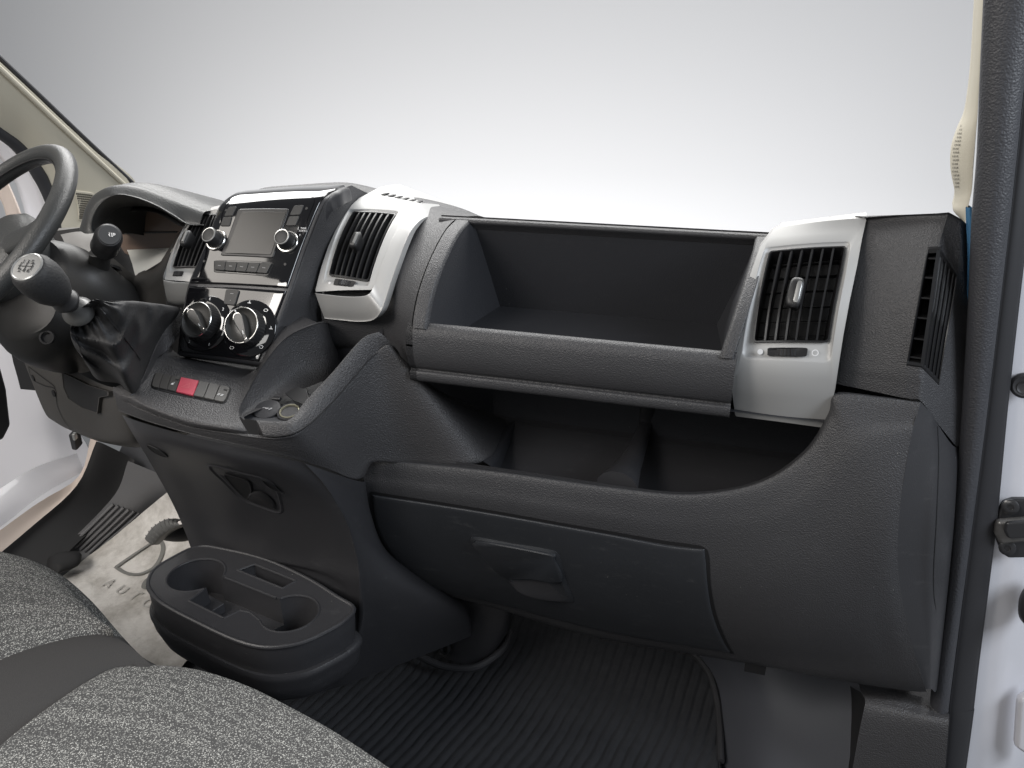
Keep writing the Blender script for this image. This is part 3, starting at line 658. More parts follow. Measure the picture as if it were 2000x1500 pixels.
# screen
plate('screen_surround', sP, [(467, 410), (567, 409), (535, 505), (432, 500)], .0032, M['slat'], radio, r=.05, t=.004, f=.03)
plate('screen', sP, [(474, 416), (561, 416), (531, 499), (441, 496)], .0037, M['screen'], radio, r=.03, t=.001, f=.01)
for a in ([(449, 406), (464, 405), (456, 423), (439, 424)], [(438, 425.5), (455, 424.5), (450, 443), (432, 443)],
          [(576, 403), (595, 402), (588, 421), (567, 422)], [(566.5, 423.5), (587, 422.5), (579, 442), (559, 442)]):
    plate('button', sP, a, .0032, M['button'], radio, r=.16, t=.003, f=.1)
# lower key row in a shallow tray
plate('key_tray', sP, [(419, 509), (537, 513), (525, 541), (419, 533)], .0024, M['slat'], radio, r=.1, t=.002, f=.03)
K0, K1, K2, K3 = [np.array(p, float) for p in ((422, 512), (534, 516), (524, 536), (422, 529))]
for k in range(5):
    a, b = k/5+.004, (k+1)/5-.004
    plate('key', sP, [K0*(1-a)+K1*a, K0*(1-b)+K1*b, K3*(1-b)+K2*b, K3*(1-a)+K2*a], .0052, M['button'], radio, r=.06, t=.003, f=.05)
    c = (K0*(1-(a+b)/2)+K1*(a+b)/2)*.5+(K3*(1-(a+b)/2)+K2*(a+b)/2)*.5
    boxo('key_mark', sP.px(c[0], c[1], .0054), (1, 0, 0), (0, 1, 0), (0, 0, 1), (.006, .0004, .0012), M['grey'], radio, bevel=0)
for q in ((400, 511), (558, 517), (443, 412), (600, 408)):
    p = sP.px(*q, .0022); nn = sP.n(*sP.uv(*q)); lathe('panel_dot', [(.0024, -.001), (.0024, .0002), (.0016, .0003)], p, nn, M['button'], radio, n=14)
def pnrm(q): return sP.px(*q, .002), sP.n(*sP.uv(*q))
for q in ((424, 470), (563, 473)):
    p, nn = pnrm(q)
    lathe('knob_ring', [(.0195, -.001), (.0195, .0012), (.0185, .0025), (.0165, .0026), (.0158, .001)], p, nn, M['chrome'], radio, n=44, caps=False)
    prof = [(.0150, 0), (.0150, .003), (.0140, .004), (.0136, .019), (.0132, .0205)]
    e1, e2, a = frame(nn); loops = []
    for r, h in prof:
        loops.append([p+a*h+(r+(.0003 if (i % 2 and .002 < h < .02) else 0))*(math.cos(t)*e1+math.sin(t)*e2) for i, t in enumerate(np.linspace(0, 2*math.pi, 72, endpoint=False))])
    loft('knob', loops, M['knob'], radio, False, True, angle=30)
    lathe('knob_ring', [(.0134, .0195), (.0134, .0212), (.0126, .0218), (.0116, .0216)], p, nn, M['chrome_soft'], radio, n=44, caps=False)
    lathe('knob_cap', [(.0118, .019), (.0118, .0208), (.0104, .0216), (.004, .0219)], p, nn, M['button'], radio, n=40)
up_ = sP.px(595, 440)-sP.px(590, 470); rt_ = sP.px(600, 450)-sP.px(570, 449)
for q, b_ in (((590, 447), 'TUNE'), ((589, 452), 'SCROLL')): text('lettering', b_, sP.px(*q, .0026)+rt_*.14, rt_, up_, .0042, M['white'], radio)
boxo('mark', sP.px(584, 447, .0024), rt_, up_, np.cross(rt_, up_), (.0006, .005, .0004), M['white'], radio, bevel=0)
boxo('mark', sP.px(587, 460, .0024), rt_, up_, np.cross(rt_, up_), (.0006, .004, .0004), M['white'], radio, bevel=0)
# glossy raised arch framing the screen
ribbon('moulded_ridge', sP, [(431, 437), (437, 412), (452, 395), (480, 388), (530, 385), (580, 383), (608, 385), (614, 395), (605, 418), (598, 437)], .0016, .0024, M['piano'], radio)
# heater knobs
plate('button', sP, [(444, 566), (470, 568), (461, 598), (439, 595)], .0042, M['button'], clim, r=.14, t=.004, f=.08)
boxo('button_mark', sP.px(456, 575, .0045), rt_, up_, np.cross(rt_, up_), (.006, .0008, .0004), M['grey'], clim, bevel=0)
boxo('button_mark', sP.px(453, 588, .0045), rt_, up_, np.cross(rt_, up_), (.001, .001, .0004), M['grey'], clim, bevel=0)
for q, ang, kind in (((404, 632), 2.48, 0), ((488, 642), 2.12, 1)):
    p, nn = pnrm(q); e1, e2, a = frame(nn)
    R0 = .0475 if kind == 0 else .0485
    lathe('dial_plate', [(R0, -.002), (R0, .0008), (R0-.001, .0018), (R0-.008, .0042), (.034, .006), (.02, .0062)], p, nn, M['piano'], clim, n=64)
    prof = [(.0335, .004), (.0330, .006), (.0318, .010), (.0308, .021), (.0300, .024)]
    loops = [[p+a*h+(r-(.0005 if (i % 4 < 2 and .005 < h < .022) else 0))*(math.cos(t)*e1+math.sin(t)*e2) for i, t in enumerate(np.linspace(0, 2*math.pi, 160, endpoint=False))] for r, h in prof]
    loft('knob', loops, M['knob'], clim, False, False, angle=30)
    lathe('knob_ring', [(.0303, .0232), (.0303, .0250), (.0297, .0258), (.0288, .0256), (.0285, .0238)], p, nn, M['chrome'], clim, n=64, caps=False)
    # dished face
    loops = [[p+a*h+r*(math.cos(t)*e1+math.sin(t)*e2) for t in np.linspace(0, 2*math.pi, 48, endpoint=False)] for r, h in ((.0287, .0245), (.026, .018), (.022, .0145), (.012, .013))]
    loft('knob_face', loops, M['knob_face'], clim, False, True, angle=60)
    # pointer grip: teardrop fin across the dish
    d1 = math.cos(ang)*e1+math.sin(ang)*e2; d2 = np.cross(a, d1)
    tear = [(.0225, 0), (.021, .0045), (.015, .0078), (.007, .0078), (-.006, .0056), (-.018, .0030), (-.0265, .0028), (-.0275, 0), (-.0265, -.0028), (-.018, -.0030), (-.006, -.0056), (.007, -.0078), (.015, -.0078), (.021, -.0045)]
    T = smoothloop(tear, 4)
    lp = lambda k, h: [p+a*h+d1*t[0]*k+d2*t[1]*k for t in T]
    loft('knob_grip', [lp(1.12, .012), lp(1.0, .0265), lp(.98, .0268)], M['knob_face'], clim, False, True, angle=30)
    loft('grip_outline', [lp(.99, .0262), lp(.985, .0276), lp(.91, .0278), lp(.90, .0262)], M['chrome'], clim, angle=30)
    boxo('grip_mark', p+a*.027+d1*-.014, d1, d2, a, (.006, .0014, .0012), M['white'], clim, bevel=0)
    boxo('knob_tip', p+a*.019-d1*.0285, d1, d2, a, (.008, .010, .016), M['knob'], clim, bevel=.0015)
    boxo('knob_mark', p+a*.0255+d1*.0262, d1, d2, a, (.003, .002, .002), M['white'], clim, bevel=0)
    # printed scale round the dial
    for k in range(7):
        t = rad(-60+k*50) if kind == 0 else rad(-45+k*47)
        r = R0-.0065; dd = math.cos(t)*e1+math.sin(t)*e2; o_ = p+a*.0048+dd*r
        if kind == 0:
            text('scale_digit', '1234'[k % 4], o_, rt_, up_, .007, M['white'], clim)
        else:
            tt = np.cross(a, dd)
            if k % 2: boxo('scale_icon', o_, rt_, up_, a, (.006, .0012, .0006), M['white'], clim, bevel=0); boxo('scale_icon', o_+up_/np.linalg.norm(up_)*.002, rt_, up_, a, (.0012, .004, .0006), M['white'], clim, bevel=0)
            else:
                lo_ = [[o_+rr_*(math.cos(x)*e1*1.2+math.sin(x)*e2*.8) for x in np.linspace(0, 2*math.pi, 7)[:-1]] for rr_ in (.0026, .0036)]
                loft('scale_icon', lo_, M['white'], clim)
M['dummy'] = M['white']
# gap line between the two panels is the real 1 mm joint; ledge below the panels
# driver-side centre vent, mostly hidden by the radio
LV = [((394, 411), (452, 398), .125), ((373, 428), (432, 415), .098), ((355, 452), (424, 440), .07), ((338, 487), (408, 480), .036), ((326, 520), (396, 516), .010), ((319, 547), (384, 552), -.008)]
sV = Surf([[at(*a, y), (at(*a, y)+at(*b, y))/2+V3(0, -.003, .002), at(*b, y)] for a, b, y in LV])
lv = loft('air_vent', bez_loops(sV, q4, [(381, 417), (440, 410), (396, 534), (331, 530)], [(384, 421), (436, 417), (394, 522), (336, 522)], [.05, .02, .06, .1], .05, .04, .003), M['silver'], dash, angle=50)
patch('vent_lower_facet', [[at(319, 547, -.008), at(350, 551, -.012), at(384, 552, -.008)], [at(320, 552, -.010), at(350, 556, -.014), at(384, 557, -.012)], [at(327, 588, .016), at(350, 593, .012), at(384, 593, .01)], [at(335, 590, .06), at(350, 592, .06), at(384, 592, .06)]], M['silver'], lv, 5, 4)
ed = [at(*a, y) for a, b, y in LV]+[at(327, 588, .016)]
patch('vent_flank', [[p, p+V3(-.002, .004, 0), p+V3(-.004, .03, 0)] for p in ed], M['silver'], lv, 3, 4)
slats_and_knobs(lv, sV, [(384, 421), (436, 417), (394, 522), (336, 522)], 6, .004, (371, 473), (.016, .034), [(340, 530), (360, 530), (356, 540), (337, 540)])
# ------------------------------------------------------------------ centre console
con = thing('centre_console', 'black centre console with switch row, socket pocket and double cup holder', 'console', (-.75, -.1, 0))
A_ = lambda *r: [at(*p) for p in r]
# tray top round the switches: rows run from the recess below the radio to the front roll
T1 = [A_((306, 700, -.125), (330, 711, -.125), (400, 724, -.125), (466, 737, -.125), (500, 721, -.12)),
      A_((300, 707, -.135), (326, 717, -.135), (396, 731, -.135), (462, 744, -.135), (497, 734, -.13)),
      A_((284, 737, -.175), (306, 752, -.18), (384, 772, -.185), (452, 786, -.185), (482, 768, -.168)),
      A_((270, 760, -.205), (292, 775, -.213), (374, 802, -.22), (448, 815, -.218), (467, 797, -.198)),
      A_((262, 770, -.216), (288, 785, -.225), (370, 813, -.232), (447, 826, -.230), (467, 814, -.214)),
      A_((256, 776, -.221), (286, 791, -.232), (368, 819, -.239), (447, 832, -.238), (474, 828, -.226)),
      A_((250, 780, -.219), (285, 796, -.233), (367, 825, -.241), (447, 838, -.241), (482, 841, -.232)),
      A_((246, 783, -.212), (284, 801, -.228), (366, 830, -.237), (447, 843, -.238), (486, 848, -.230))]
sT = Surf(T1)
patch('switch_tray', T1, M['tray'], con, 6, 5)
# rolled rim round the socket pocket
inn = [(467, 797, -.198), (467, 814, -.214), (500, 822, -.217), (545, 825, -.215), (569, 818, -.203), (599, 782, -.165), (650, 728, -.115), (706, 664, -.065), (738, 650, -.045)]
out = [(467, 845, -.236), (478, 847, -.233), (515, 852, -.232), (550, 852, -.226), (583, 843, -.213), (622, 814, -.17), (670, 764, -.115), (732, 694, -.055), (769, 680, -.034)]
rows = []
for i, o in zip(inn, out):
    a, b = at(*i), at(*o); n_ = V3(.1, -.25, .95)
    rows.append([a+V3(0, .004, -.03), a+V3(0, .001, -.004), a+n_*.0015, a*.75+b*.25+n_*.0055, a*.45+b*.55+n_*.0065, a*.2+b*.8+n_*.004, b])
patch('pocket_rim', rows[2:], M['tray'], con, 5, 6)
tube('rim_seam', [r[-1]+V3(.0005, -.0012, .0012) for r in rows[2:]], .0011, M['gap'], con, n=6, k=5)
# left ridge beside the gear lever boot
rg = [(356, 606, -.03), (336, 628, -.07), (316, 657, -.105), (296, 703, -.155), (280, 742, -.192), (262, 768, -.214), (252, 777, -.219)]
ri = [(366, 640, -.06), (346, 660, -.08), (326, 684, -.105), (306, 702, -.128), (288, 738, -.172), (268, 764, -.207), (258, 774, -.219)]
ro = [(330, 606, -.03), (310, 628, -.06), (290, 664, -.095), (268, 712, -.14), (246, 745, -.175), (226, 756, -.195), (222, 762, -.197)]
rows = []
for a, b, c in zip(rg, ri, ro):
    a, b, c = at(*a), at(*b), at(*c); rows.append([b, b*.4+a*.6+V3(0, -.001, .003), a+V3(0, 0, .004), a*.7+c*.3+V3(0, 0, .003), c, c+V3(0, .01, -.03)])
patch('boot_ridge', rows, M['tray'], con, 4, 5)
tip = [A_((262, 769, -.214), (240, 762, -.205), (222, 755, -.196)), A_((258, 778, -.22), (236, 772, -.212), (220, 762, -.200)), A_((248, 784, -.216), (234, 780, -.21), (222, 772, -.2))]
patch('tray_corner', tip, M['tray'], con, 4, 4)
# recess ledge under the radio
patch('recess_ledge', [A_((338, 664, -.05), (346, 690, -.06), (430, 704, -.06), (508, 716, -.06), (520, 690, -.05)), A_((320, 690, -.10), (340, 702, -.10), (428, 720, -.10), (500, 730, -.10), (512, 704, -.085)), A_((306, 701, -.125), (330, 712, -.125), (400, 725, -.125), (466, 738, -.125), (503, 720, -.118))], M['tray'], con, 5, 5)
# strip between radio and pocket
patch('pocket_shoulder', [A_((545, 618, -.01), (575, 612, .0), (622, 631, -.02)), A_((533, 648, -.05), (545, 650, -.055), (562, 657, -.068)), A_((512, 704, -.09), (514, 703, -.10), (517, 708, -.122)), A_((500, 721, -.12), (497, 734, -.13), (484, 764, -.165))], M['tray'], con, 5, 5)
# pocket walls and floor
pw = [A_((650, 634, .05), (624, 631, -.02), (562, 657, -.068), (517, 708, -.122), (484, 764, -.168), (467, 797, -.198), (467, 814, -.214)),
      A_((650, 640, .05), (622, 634, -.018), (563, 662, -.064), (521, 712, -.117), (488, 768, -.163), (470, 800, -.195), (470, 815, -.212)),
      A_((660, 690, .05), (640, 690, -.005), (590, 715, -.05), (550, 745, -.095), (510, 785, -.15), (474, 808, -.192), (474, 818, -.21)),
      A_((668, 730, .045), (652, 735, -.01), (612, 752, -.06), (572, 768, -.105), (525, 792, -.155), (480, 812, -.197), (478, 820, -.212))]
patch('pocket_side', pw, M['tray'], con, 5, 4)
patch('pocket_back', [A_((640, 626, .05), (690, 630, .045), (748, 638, .02)), A_((660, 740, .05), (700, 730, .045), (745, 712, .02))], M['bin'], con, 4, 4)
zf = .762
fl_ = [[atz(470, 816, zf), atz(545, 828, zf), atz(580, 822, zf)], [atz(520, 786, zf), atz(570, 792, zf), atz(620, 785, zf)], [atz(575, 758, zf), atz(640, 758, zf), atz(690, 740, zf)], [V3(-.66, 0, zf), V3(-.6, 0, zf), V3(-.55, 0, zf)]]
patch('pocket_base', fl_, M['bin'], con, 4, 4)
# sockets
fx, fy = V3(1, -.25, 0), V3(.25, 1, 0)
p0 = atz(522, 800, zf+.006)
lathe('socket_cover', [(.0205, -.004), (.021, -.001), (.0205, .0015), (.019, .002)], p0, (.05, -.35, 1), M['smooth'], con, n=40)
text('cover_mark', '⊓⊓', p0+V3(0, 0, .0024), fx, fy, .012, M['white'], con)
boxo('cover_mark', p0+V3(-.003, 0, .0026), fx, fy, (0, 0, 1), (.008, .0014, .0006), M['grey'], con, bevel=0)
boxo('cover_mark', p0+V3(.006, 0, .0026), fy, fx, (0, 0, 1), (.008, .0014, .0006), M['grey'], con, bevel=0)
lathe('cover_hinge', [(.004, -.006), (.004, .006), (.003, .007)], atz(540, 779, zf+.012), (1, .2, 0), M['knob'], con, n=16)
p1 = atz(566, 805, zf+.006)
lathe('power_socket', [(.019, -.004), (.0195, -.001), (.0190, .002), (.0165, .0026), (.0155, .001)], p1, (.05, -.35, 1), M['smooth'], con, n=40)
lathe('socket_sleeve', [(.0155, -.03), (.0155, .003), (.0138, .0034), (.0132, .001), (.0130, -.03)], p1, (.05, -.35, 1), M['brass'], con, n=40)
prism('socket_flap', [at(*p) for p in ((556, 768, -.13), (578, 755, -.115), (598, 760, -.125), (604, 778, -.14), (592, 790, -.155), (572, 782, -.145))], V3(0, .004, -.004), M['knob'], con, bevel=.001)
# switch row
plate('switch_bezel', sT, [(303, 727), (454, 757), (441, 790), (293, 757)], .0006, M['gap'], con, r=[.12, .1, .18, .14], t=.003, f=.01)
B0, B1, B2, B3 = [np.array(p, float) for p in ((305, 729), (452, 759), (439, 788), (296, 757))]
fr_ = [0, .105, .215, .335, .575, .715, .855, 1.0]; names = ['blank', 'blank', 'lock', 'hazard', 'blank', 'blank', 'light']
for k in range(7):
    a, b = fr_[k]+.004, fr_[k+1]-.004
    c4 = [B0*(1-a)+B1*a, B0*(1-b)+B1*b, B3*(1-b)+B2*b, B3*(1-a)+B2*a]
    rr_ = [.28 if k == 0 else .03, .3 if k == 6 else .03, .3 if k == 6 else .03, .28 if k == 0 else .03]
    sw = plate('switch', sT, c4, .0032, M['red'] if k == 3 else M['button2'], con, r=rr_, t=.004, f=.03)
    if k == 3: sw['label'] = 'red hazard warning switch'
    m = sum(c4)/4; uc, vc_ = (c4[1]-c4[0])/2, (c4[3]-c4[0])/2
    px = sT.px(m[0], m[1], .0038); ex = sT.px(*(m+uc*.5))-sT.px(*(m-uc*.5)); ey = sT.px(*(m-vc_*.5))-sT.px(*(m+vc_*.5)); ez = sT.n(*sT.uv(*m))
    ex /= np.linalg.norm(ex); ey = np.cross(ez, ex)
    if k == 3:
        for R1_, R2_ in ((.0085, .0074), (.005, .0043)):
            lo_ = [[px-ey*.001+r*(math.cos(t)*ex+math.sin(t)*ey) for t in (rad(90), rad(210), rad(330))] for r in (R1_, R2_)]
            loft('hazard_triangle', lo_, M['redline'], sw, smooth=False)
    if k == 2:
        boxo('lock_mark', px-ey*.003, ex, ey, ez, (.004, .0035, .0004), M['white'], sw, bevel=0)
        loft('lock_mark', [[px+ey*.0+r*(math.cos(t)*ex+math.sin(t)*ey) for t in np.linspace(0, math.pi, 8)] for r in (.0012, .0019)], M['white'], sw, closed=False)
    if k == 6:
        for dx in (-.003, .003):
            for j in range(3): boxo('lamp_mark', px-ey*(.003+j*.0018)+ex*dx, ex, ey, ez, (.0035, .0007, .0004), M['white'], sw, bevel=0)
    if k in (2, 6): boxo('indicator', px+ey*.009, ex, ey, ez, (.0055, .0022, .0006), M['gap'], sw, bevel=0)
# flank of the console running into the open shelf
ft = [(222, 768, -.199), (247, 784, -.212), (284, 802, -.227), (366, 831, -.236), (447, 844, -.237), (515, 853, -.231), (550, 853, -.225), (583, 844, -.212), (622, 815, -.169), (670, 765, -.114), (730, 693, -.059), (768, 677, -.04), (797, 738, .0)]
fb = [(232, 803, -.190), (256, 812, -.204), (300, 827, -.220), (376, 848, -.229), (452, 866, -.228), (530, 884, -.215), (580, 897, -.195), (640, 916, -.155), (697, 935, -.105), (725, 902, -.07), (800, 905, -.03), (942, 900, .005), (992, 822, .20)]
rows = []
for a, b in zip(ft, fb):
    a, b = at(*a), at(*b); k = np.linalg.norm(b-a); n_ = V3(.35, -.6, .35); a = a-n_*.0035
    bl_ = min(k, .06)
    rows.append([a+V3(0, .004, .0), a+V3(0, -.0005, -.002), a*.85+b*.15+n_*.03*bl_, a*.5+b*.5+n_*.05*bl_, a*.12+b*.88+n_*.01*bl_, b, b+V3(0, .012, -.006)])
patch('console_flank', rows, M['tray'], con, 5, 5)
patch('shelf_corner', [[at(942, 900, .005), at(992, 822, .20)], [at(960, 915, .0), at(1010, 823, .20)], [at(960, 950, .0), at(1010, 860, .20)]], M['bin'], con, 4, 4)
# lower concave face
KC = [A_((238, 810, -.186), (262, 852, -.165), (300, 915, -.11), (338, 985, -.06), (362, 1040, -.035), (374, 1075, -.03), (378, 1092, -.03)),
      A_((256, 818, -.200), (284, 858, -.185), (326, 920, -.12), (362, 990, -.065), (386, 1045, -.045), (400, 1078, -.04), (404, 1096, -.04)),
      A_((300, 832, -.218), (325, 868, -.205), (368, 928, -.125), (402, 1000, -.07), (422, 1050, -.05), (440, 1090, -.046), (444, 1108, -.046)),
      A_((376, 853, -.227), (398, 888, -.215), (430, 945, -.135), (458, 1018, -.08), (474, 1070, -.06), (492, 1108, -.054), (496, 1126, -.054)),
      A_((452, 871, -.226), (470, 908, -.214), (500, 968, -.135), (528, 1045, -.085), (545, 1095, -.07), (556, 1132, -.064), (500, 1345, -.09)),
      A_((530, 889, -.213), (556, 925, -.198), (592, 990, -.14), (620, 1065, -.10), (632, 1115, -.085), (640, 1160, -.08), (570, 1366, -.09)),
      A_((590, 904, -.192), (628, 948, -.168), (668, 1015, -.135), (692, 1085, -.112), (702, 1142, -.10), (702, 1222, -.08), (640, 1348, -.05)),
      A_((606, 909, -.185), (642, 952, -.160), (680, 1018, -.125), (702, 1085, -.104), (712, 1150, -.088), (712, 1232, -.06), (700, 1328, -.02)),
      A_((700, 940, -.10), (712, 1000, -.075), (740, 1070, -.045), (795, 1122, -.005), (850, 1166, .035), (888, 1205, .08), (902, 1250, .13)),
      A_((715, 935, -.02), (730, 1000, .0), (760, 1070, .03), (825, 1105, .08), (880, 1145, .12), (915, 1185, .16), (925, 1235, .22))]
patch('console_face', np.array(KC).transpose(1, 0, 2), M['smooth'], con, 5, 5)
sK = Surf(np.array(KC).transpose(1, 0, 2))
# oval opening and coin pocket
def face_hole(name, pts, off, deep, m, k=4):
    L = smoothloop(pts, k) if k > 1 else [np.array(p, float) for p in pts]
    c = np.mean(pts, axis=0)
    return loft(name, [[sK.px(*p, off) for p in L], [sK.px(*(p*.94+c*.06), off+.0015) for p in L], [sK.px(*(p*.86+c*.14), off+.0006) for p in L], [sK.px(*(p*.7+c*.3), off+.0004) for p in L]], m, con, False, True)
face_hole('oval_opening', [(287, 867), (305, 874), (322, 884), (329, 892), (315, 889), (297, 879)], .0006, .01, M['gap'])
cp = [(404, 906), (470, 921), (520, 934), (540, 950), (552, 985), (548, 1003), (500, 988), (470, 974), (440, 945)]
loft('coin_pocket', [[sK.px(*p, .0005) for p in smoothloop(cp)], [sK.px(*p, .0022) for p in smoothloop([tuple(np.array(p)*.95+np.array((490, 955))*.05) for p in cp])], [sK.px(*p, -.001) for p in smoothloop([tuple(np.array(p)*.85+np.array((490, 955))*.15) for p in cp])]], M['smooth'], con, False, True)
face_hole('pocket_hole', [(438, 923), (462, 929), (488, 938), (494, 962), (486, 974), (470, 962), (452, 942)], .002, .01, M['gap'], 3)
face_hole('pocket_slot', [(512, 934), (530, 942), (553, 960), (556, 962), (540, 956), (522, 945)], .0016, .01, M['gap'], 3)
loft('pocket_insert', [[sK.px(*p, .002) for p in smoothloop([(490, 960), (512, 958), (534, 975), (538, 992), (512, 984), (488, 974)], 3)], [sK.px(*p, .0045) for p in smoothloop([(492, 962), (512, 960), (532, 976), (535, 990), (512, 982), (490, 973)], 3)]], M['knob'], con, False, True)
# cup holder
zt = .40
oc = [(388, 1066), (440, 1072), (520, 1092), (600, 1128), (658, 1164), (692, 1187), (672, 1212), (640, 1231), (600, 1250), (560, 1260), (510, 1262), (455, 1247), (380, 1212), (320, 1180), (296, 1158), (288, 1138), (300, 1112), (340, 1086)]
O3 = [atz(*p, zt) for p in smoothloop(oc, 5)]
cen = np.mean(O3, axis=0)
def off3(k, dz): return [V3(cen[0]+(p[0]-cen[0])*k, cen[1]+(p[1]-cen[1])*k, zt+dz) for p in O3]
def bool_body(name, loops, cutters, m, parent, bevel):
    body = loft(name+'_raw', loops, m, None, True, True, smooth=False)
    for ct in cutters:
        md = body.modifiers.new('b', 'BOOLEAN'); md.operation = 'DIFFERENCE'; md.object = ct; md.solver = 'EXACT'
    dg = bpy.context.evaluated_depsgraph_get(); me = bpy.data.meshes.new_from_object(body.evaluated_get(dg)); me.name = name
    for ct in cutters: bpy.data.objects.remove(ct)
    bpy.data.objects.remove(body)
    me.materials.clear(); me.materials.append(m)
    o = bpy.data.objects.new(name, me); link(o, parent); me.shade_smooth(); me.set_sharp_from_angle(angle=rad(40))
    md = o.modifiers.new('bevel', 'BEVEL'); md.width = bevel; md.segments = 3; md.limit_method = 'ANGLE'; md.angle_limit = rad(40)
    return o
c1, c2 = atz(383, 1122, zt), atz(566, 1197, zt)
def cyl(c, r, d): return lathe('cut', [(r*.9, -d), (r, .02)], c, (0, 0, 1), M['smooth'], None, n=48, smooth=False)
slot = [atz(*p, zt) for p in ((432, 1124), (548, 1170), (562, 1200), (520, 1222), (488, 1196), (468, 1192), (437, 1207), (368, 1173), (396, 1152))]
cut3 = prism('cut', [p+V3(0, 0, .02) for p in slot], V3(0, 0, -.075), M['smooth'], None, bevel=0, smooth=False)
coin = [atz(*p, zt) for p in ((463, 1113), (497, 1101), (579, 1134), (552, 1149))]
cut4 = prism('cut', [p+V3(0, 0, .02) for p in coin], V3(0, 0, -.05), M['smooth'], None, bevel=0, smooth=False)
cup = bool_body('cup_holder', [off3(1.0, 0), off3(1.0, -.02), off3(.985, -.062), off3(.9, -.10)], [cyl(c1, .051, .075), cyl(c2, .049, .075), cut3, cut4], M['smooth'], con, .0035)
cup['label'] = 'black double cup holder insert with a coin slot'
boxo('cup_divider', atz(412, 1186, zt-.045), (1, -.3, 0), (.3, 1, 0), (0, 0, 1), (.045, .028, .02), M['smooth'], con, bevel=.002)
def bowl(k, dz, drop=0): return [V3(cen[0]+(p[0]-cen[0])*k, cen[1]+(p[1]-cen[1])*k+drop, zt+dz) for p in O3]
loft('cup_holder_base', [bowl(.97, -.058), bowl(1.03, -.058), bowl(1.045, -.063), bowl(1.045, -.069), bowl(1.03, -.075), bowl(1.02, -.088), bowl(.985, -.112, .004), bowl(.91, -.135, .014), bowl(.78, -.155, .03), bowl(.55, -.17, .05), bowl(.2, -.18, .07)], M['smooth'], con, False, False, angle=60)
# rolled edges of the cup openings
def inside(p, poly):
    c = False
    for i in range(len(poly)):
        a, b = poly[i], poly[i-1]
        if (a[1] > p[1]) != (b[1] > p[1]) and p[0] < (b[0]-a[0])*(p[1]-a[1])/(b[1]-a[1])+a[0]: c = not c
    return c
def runs(P, ok):
    out_, cur = [], []
    for p in P:
        if ok(p): cur.append(p)
        else:
            if len(cur) > 2: out_.append(cur)
            cur = []
    if len(cur) > 2: out_.append(cur)
    return out_
def rim_edge(P):
    if len(P) > 3: tube('cup_rim', [V3(p[0], p[1], zt-.0012) for p in P], .0026, M['smooth'], cup, n=8, k=1)
sl2 = [p[:2] for p in slot]
for c, r, st_ in ((c1, .051, -.3), (c2, .049, 2.6)):
    C_ = [c+r*V3(math.cos(t), math.sin(t), 0) for t in np.linspace(st_, st_+2*math.pi, 90)]
    for q in runs(C_, lambda p: not inside(p, sl2)): rim_edge(q)
for i in range(len(slot)):
    E_ = [slot[i-1]*(1-t)+slot[i]*t for t in np.linspace(0, 1, 16)]
    for q in runs(E_, lambda p: np.linalg.norm(p-c1) > .051 and np.linalg.norm(p-c2) > .049): rim_edge(q)
rim_edge([coin[i % 4]*(1-t)+coin[(i+1) % 4]*t for i in range(4) for t in np.linspace(0, 1, 6)])
tube('cup_rim', [V3(p[0], p[1], zt-.0022) for p in off3(.994, 0)]+[V3(*(off3(.994, 0)[0][:2]), zt-.0022)], .0042, M['smooth'], cup, n=10, k=1)
# ------------------------------------------------------------------ driver side
# dark carrier behind everything on the driver side
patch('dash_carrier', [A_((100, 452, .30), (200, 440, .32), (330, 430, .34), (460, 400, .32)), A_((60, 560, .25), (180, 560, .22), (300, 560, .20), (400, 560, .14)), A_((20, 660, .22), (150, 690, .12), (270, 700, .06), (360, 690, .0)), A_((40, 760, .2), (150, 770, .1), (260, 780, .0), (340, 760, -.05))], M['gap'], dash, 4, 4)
# instrument hood: outer crown, rolled front rim, dark underside
ho_ = [(158, 452), (165, 432), (172, 408), (187, 383), (215, 366), (250, 360), (287, 366), (325, 380), (362, 395), (408, 412)]
hb_ = [(180, 456), (176, 446), (180, 422), (196, 397), (225, 382), (260, 386), (300, 401), (335, 421), (362, 437), (392, 440)]
hu_ = [(212, 462), (218, 450), (224, 432), (238, 415), (258, 407), (284, 407), (312, 412), (335, 424), (356, 437), (372, 444)]
rows = []
for k, (a, b, c) in enumerate(zip(ho_, hb_, hu_)):
    yb = .02+.006*k; A1 = at(*a, yb+.03); B1 = at(*b, yb-.005); C1 = at(*c, yb+.14)
    rows.append([A1+V3(0, .2, -.05), A1+V3(0, .05, -.004), A1, A1*.75+B1*.25+V3(0, -.008, .004), A1*.3+B1*.7+V3(0, -.008, .0), B1, B1+V3(0, .01, -.001), C1])
patch('instrument_hood', np.array(rows), M['wheel'], dash, 4, 5)
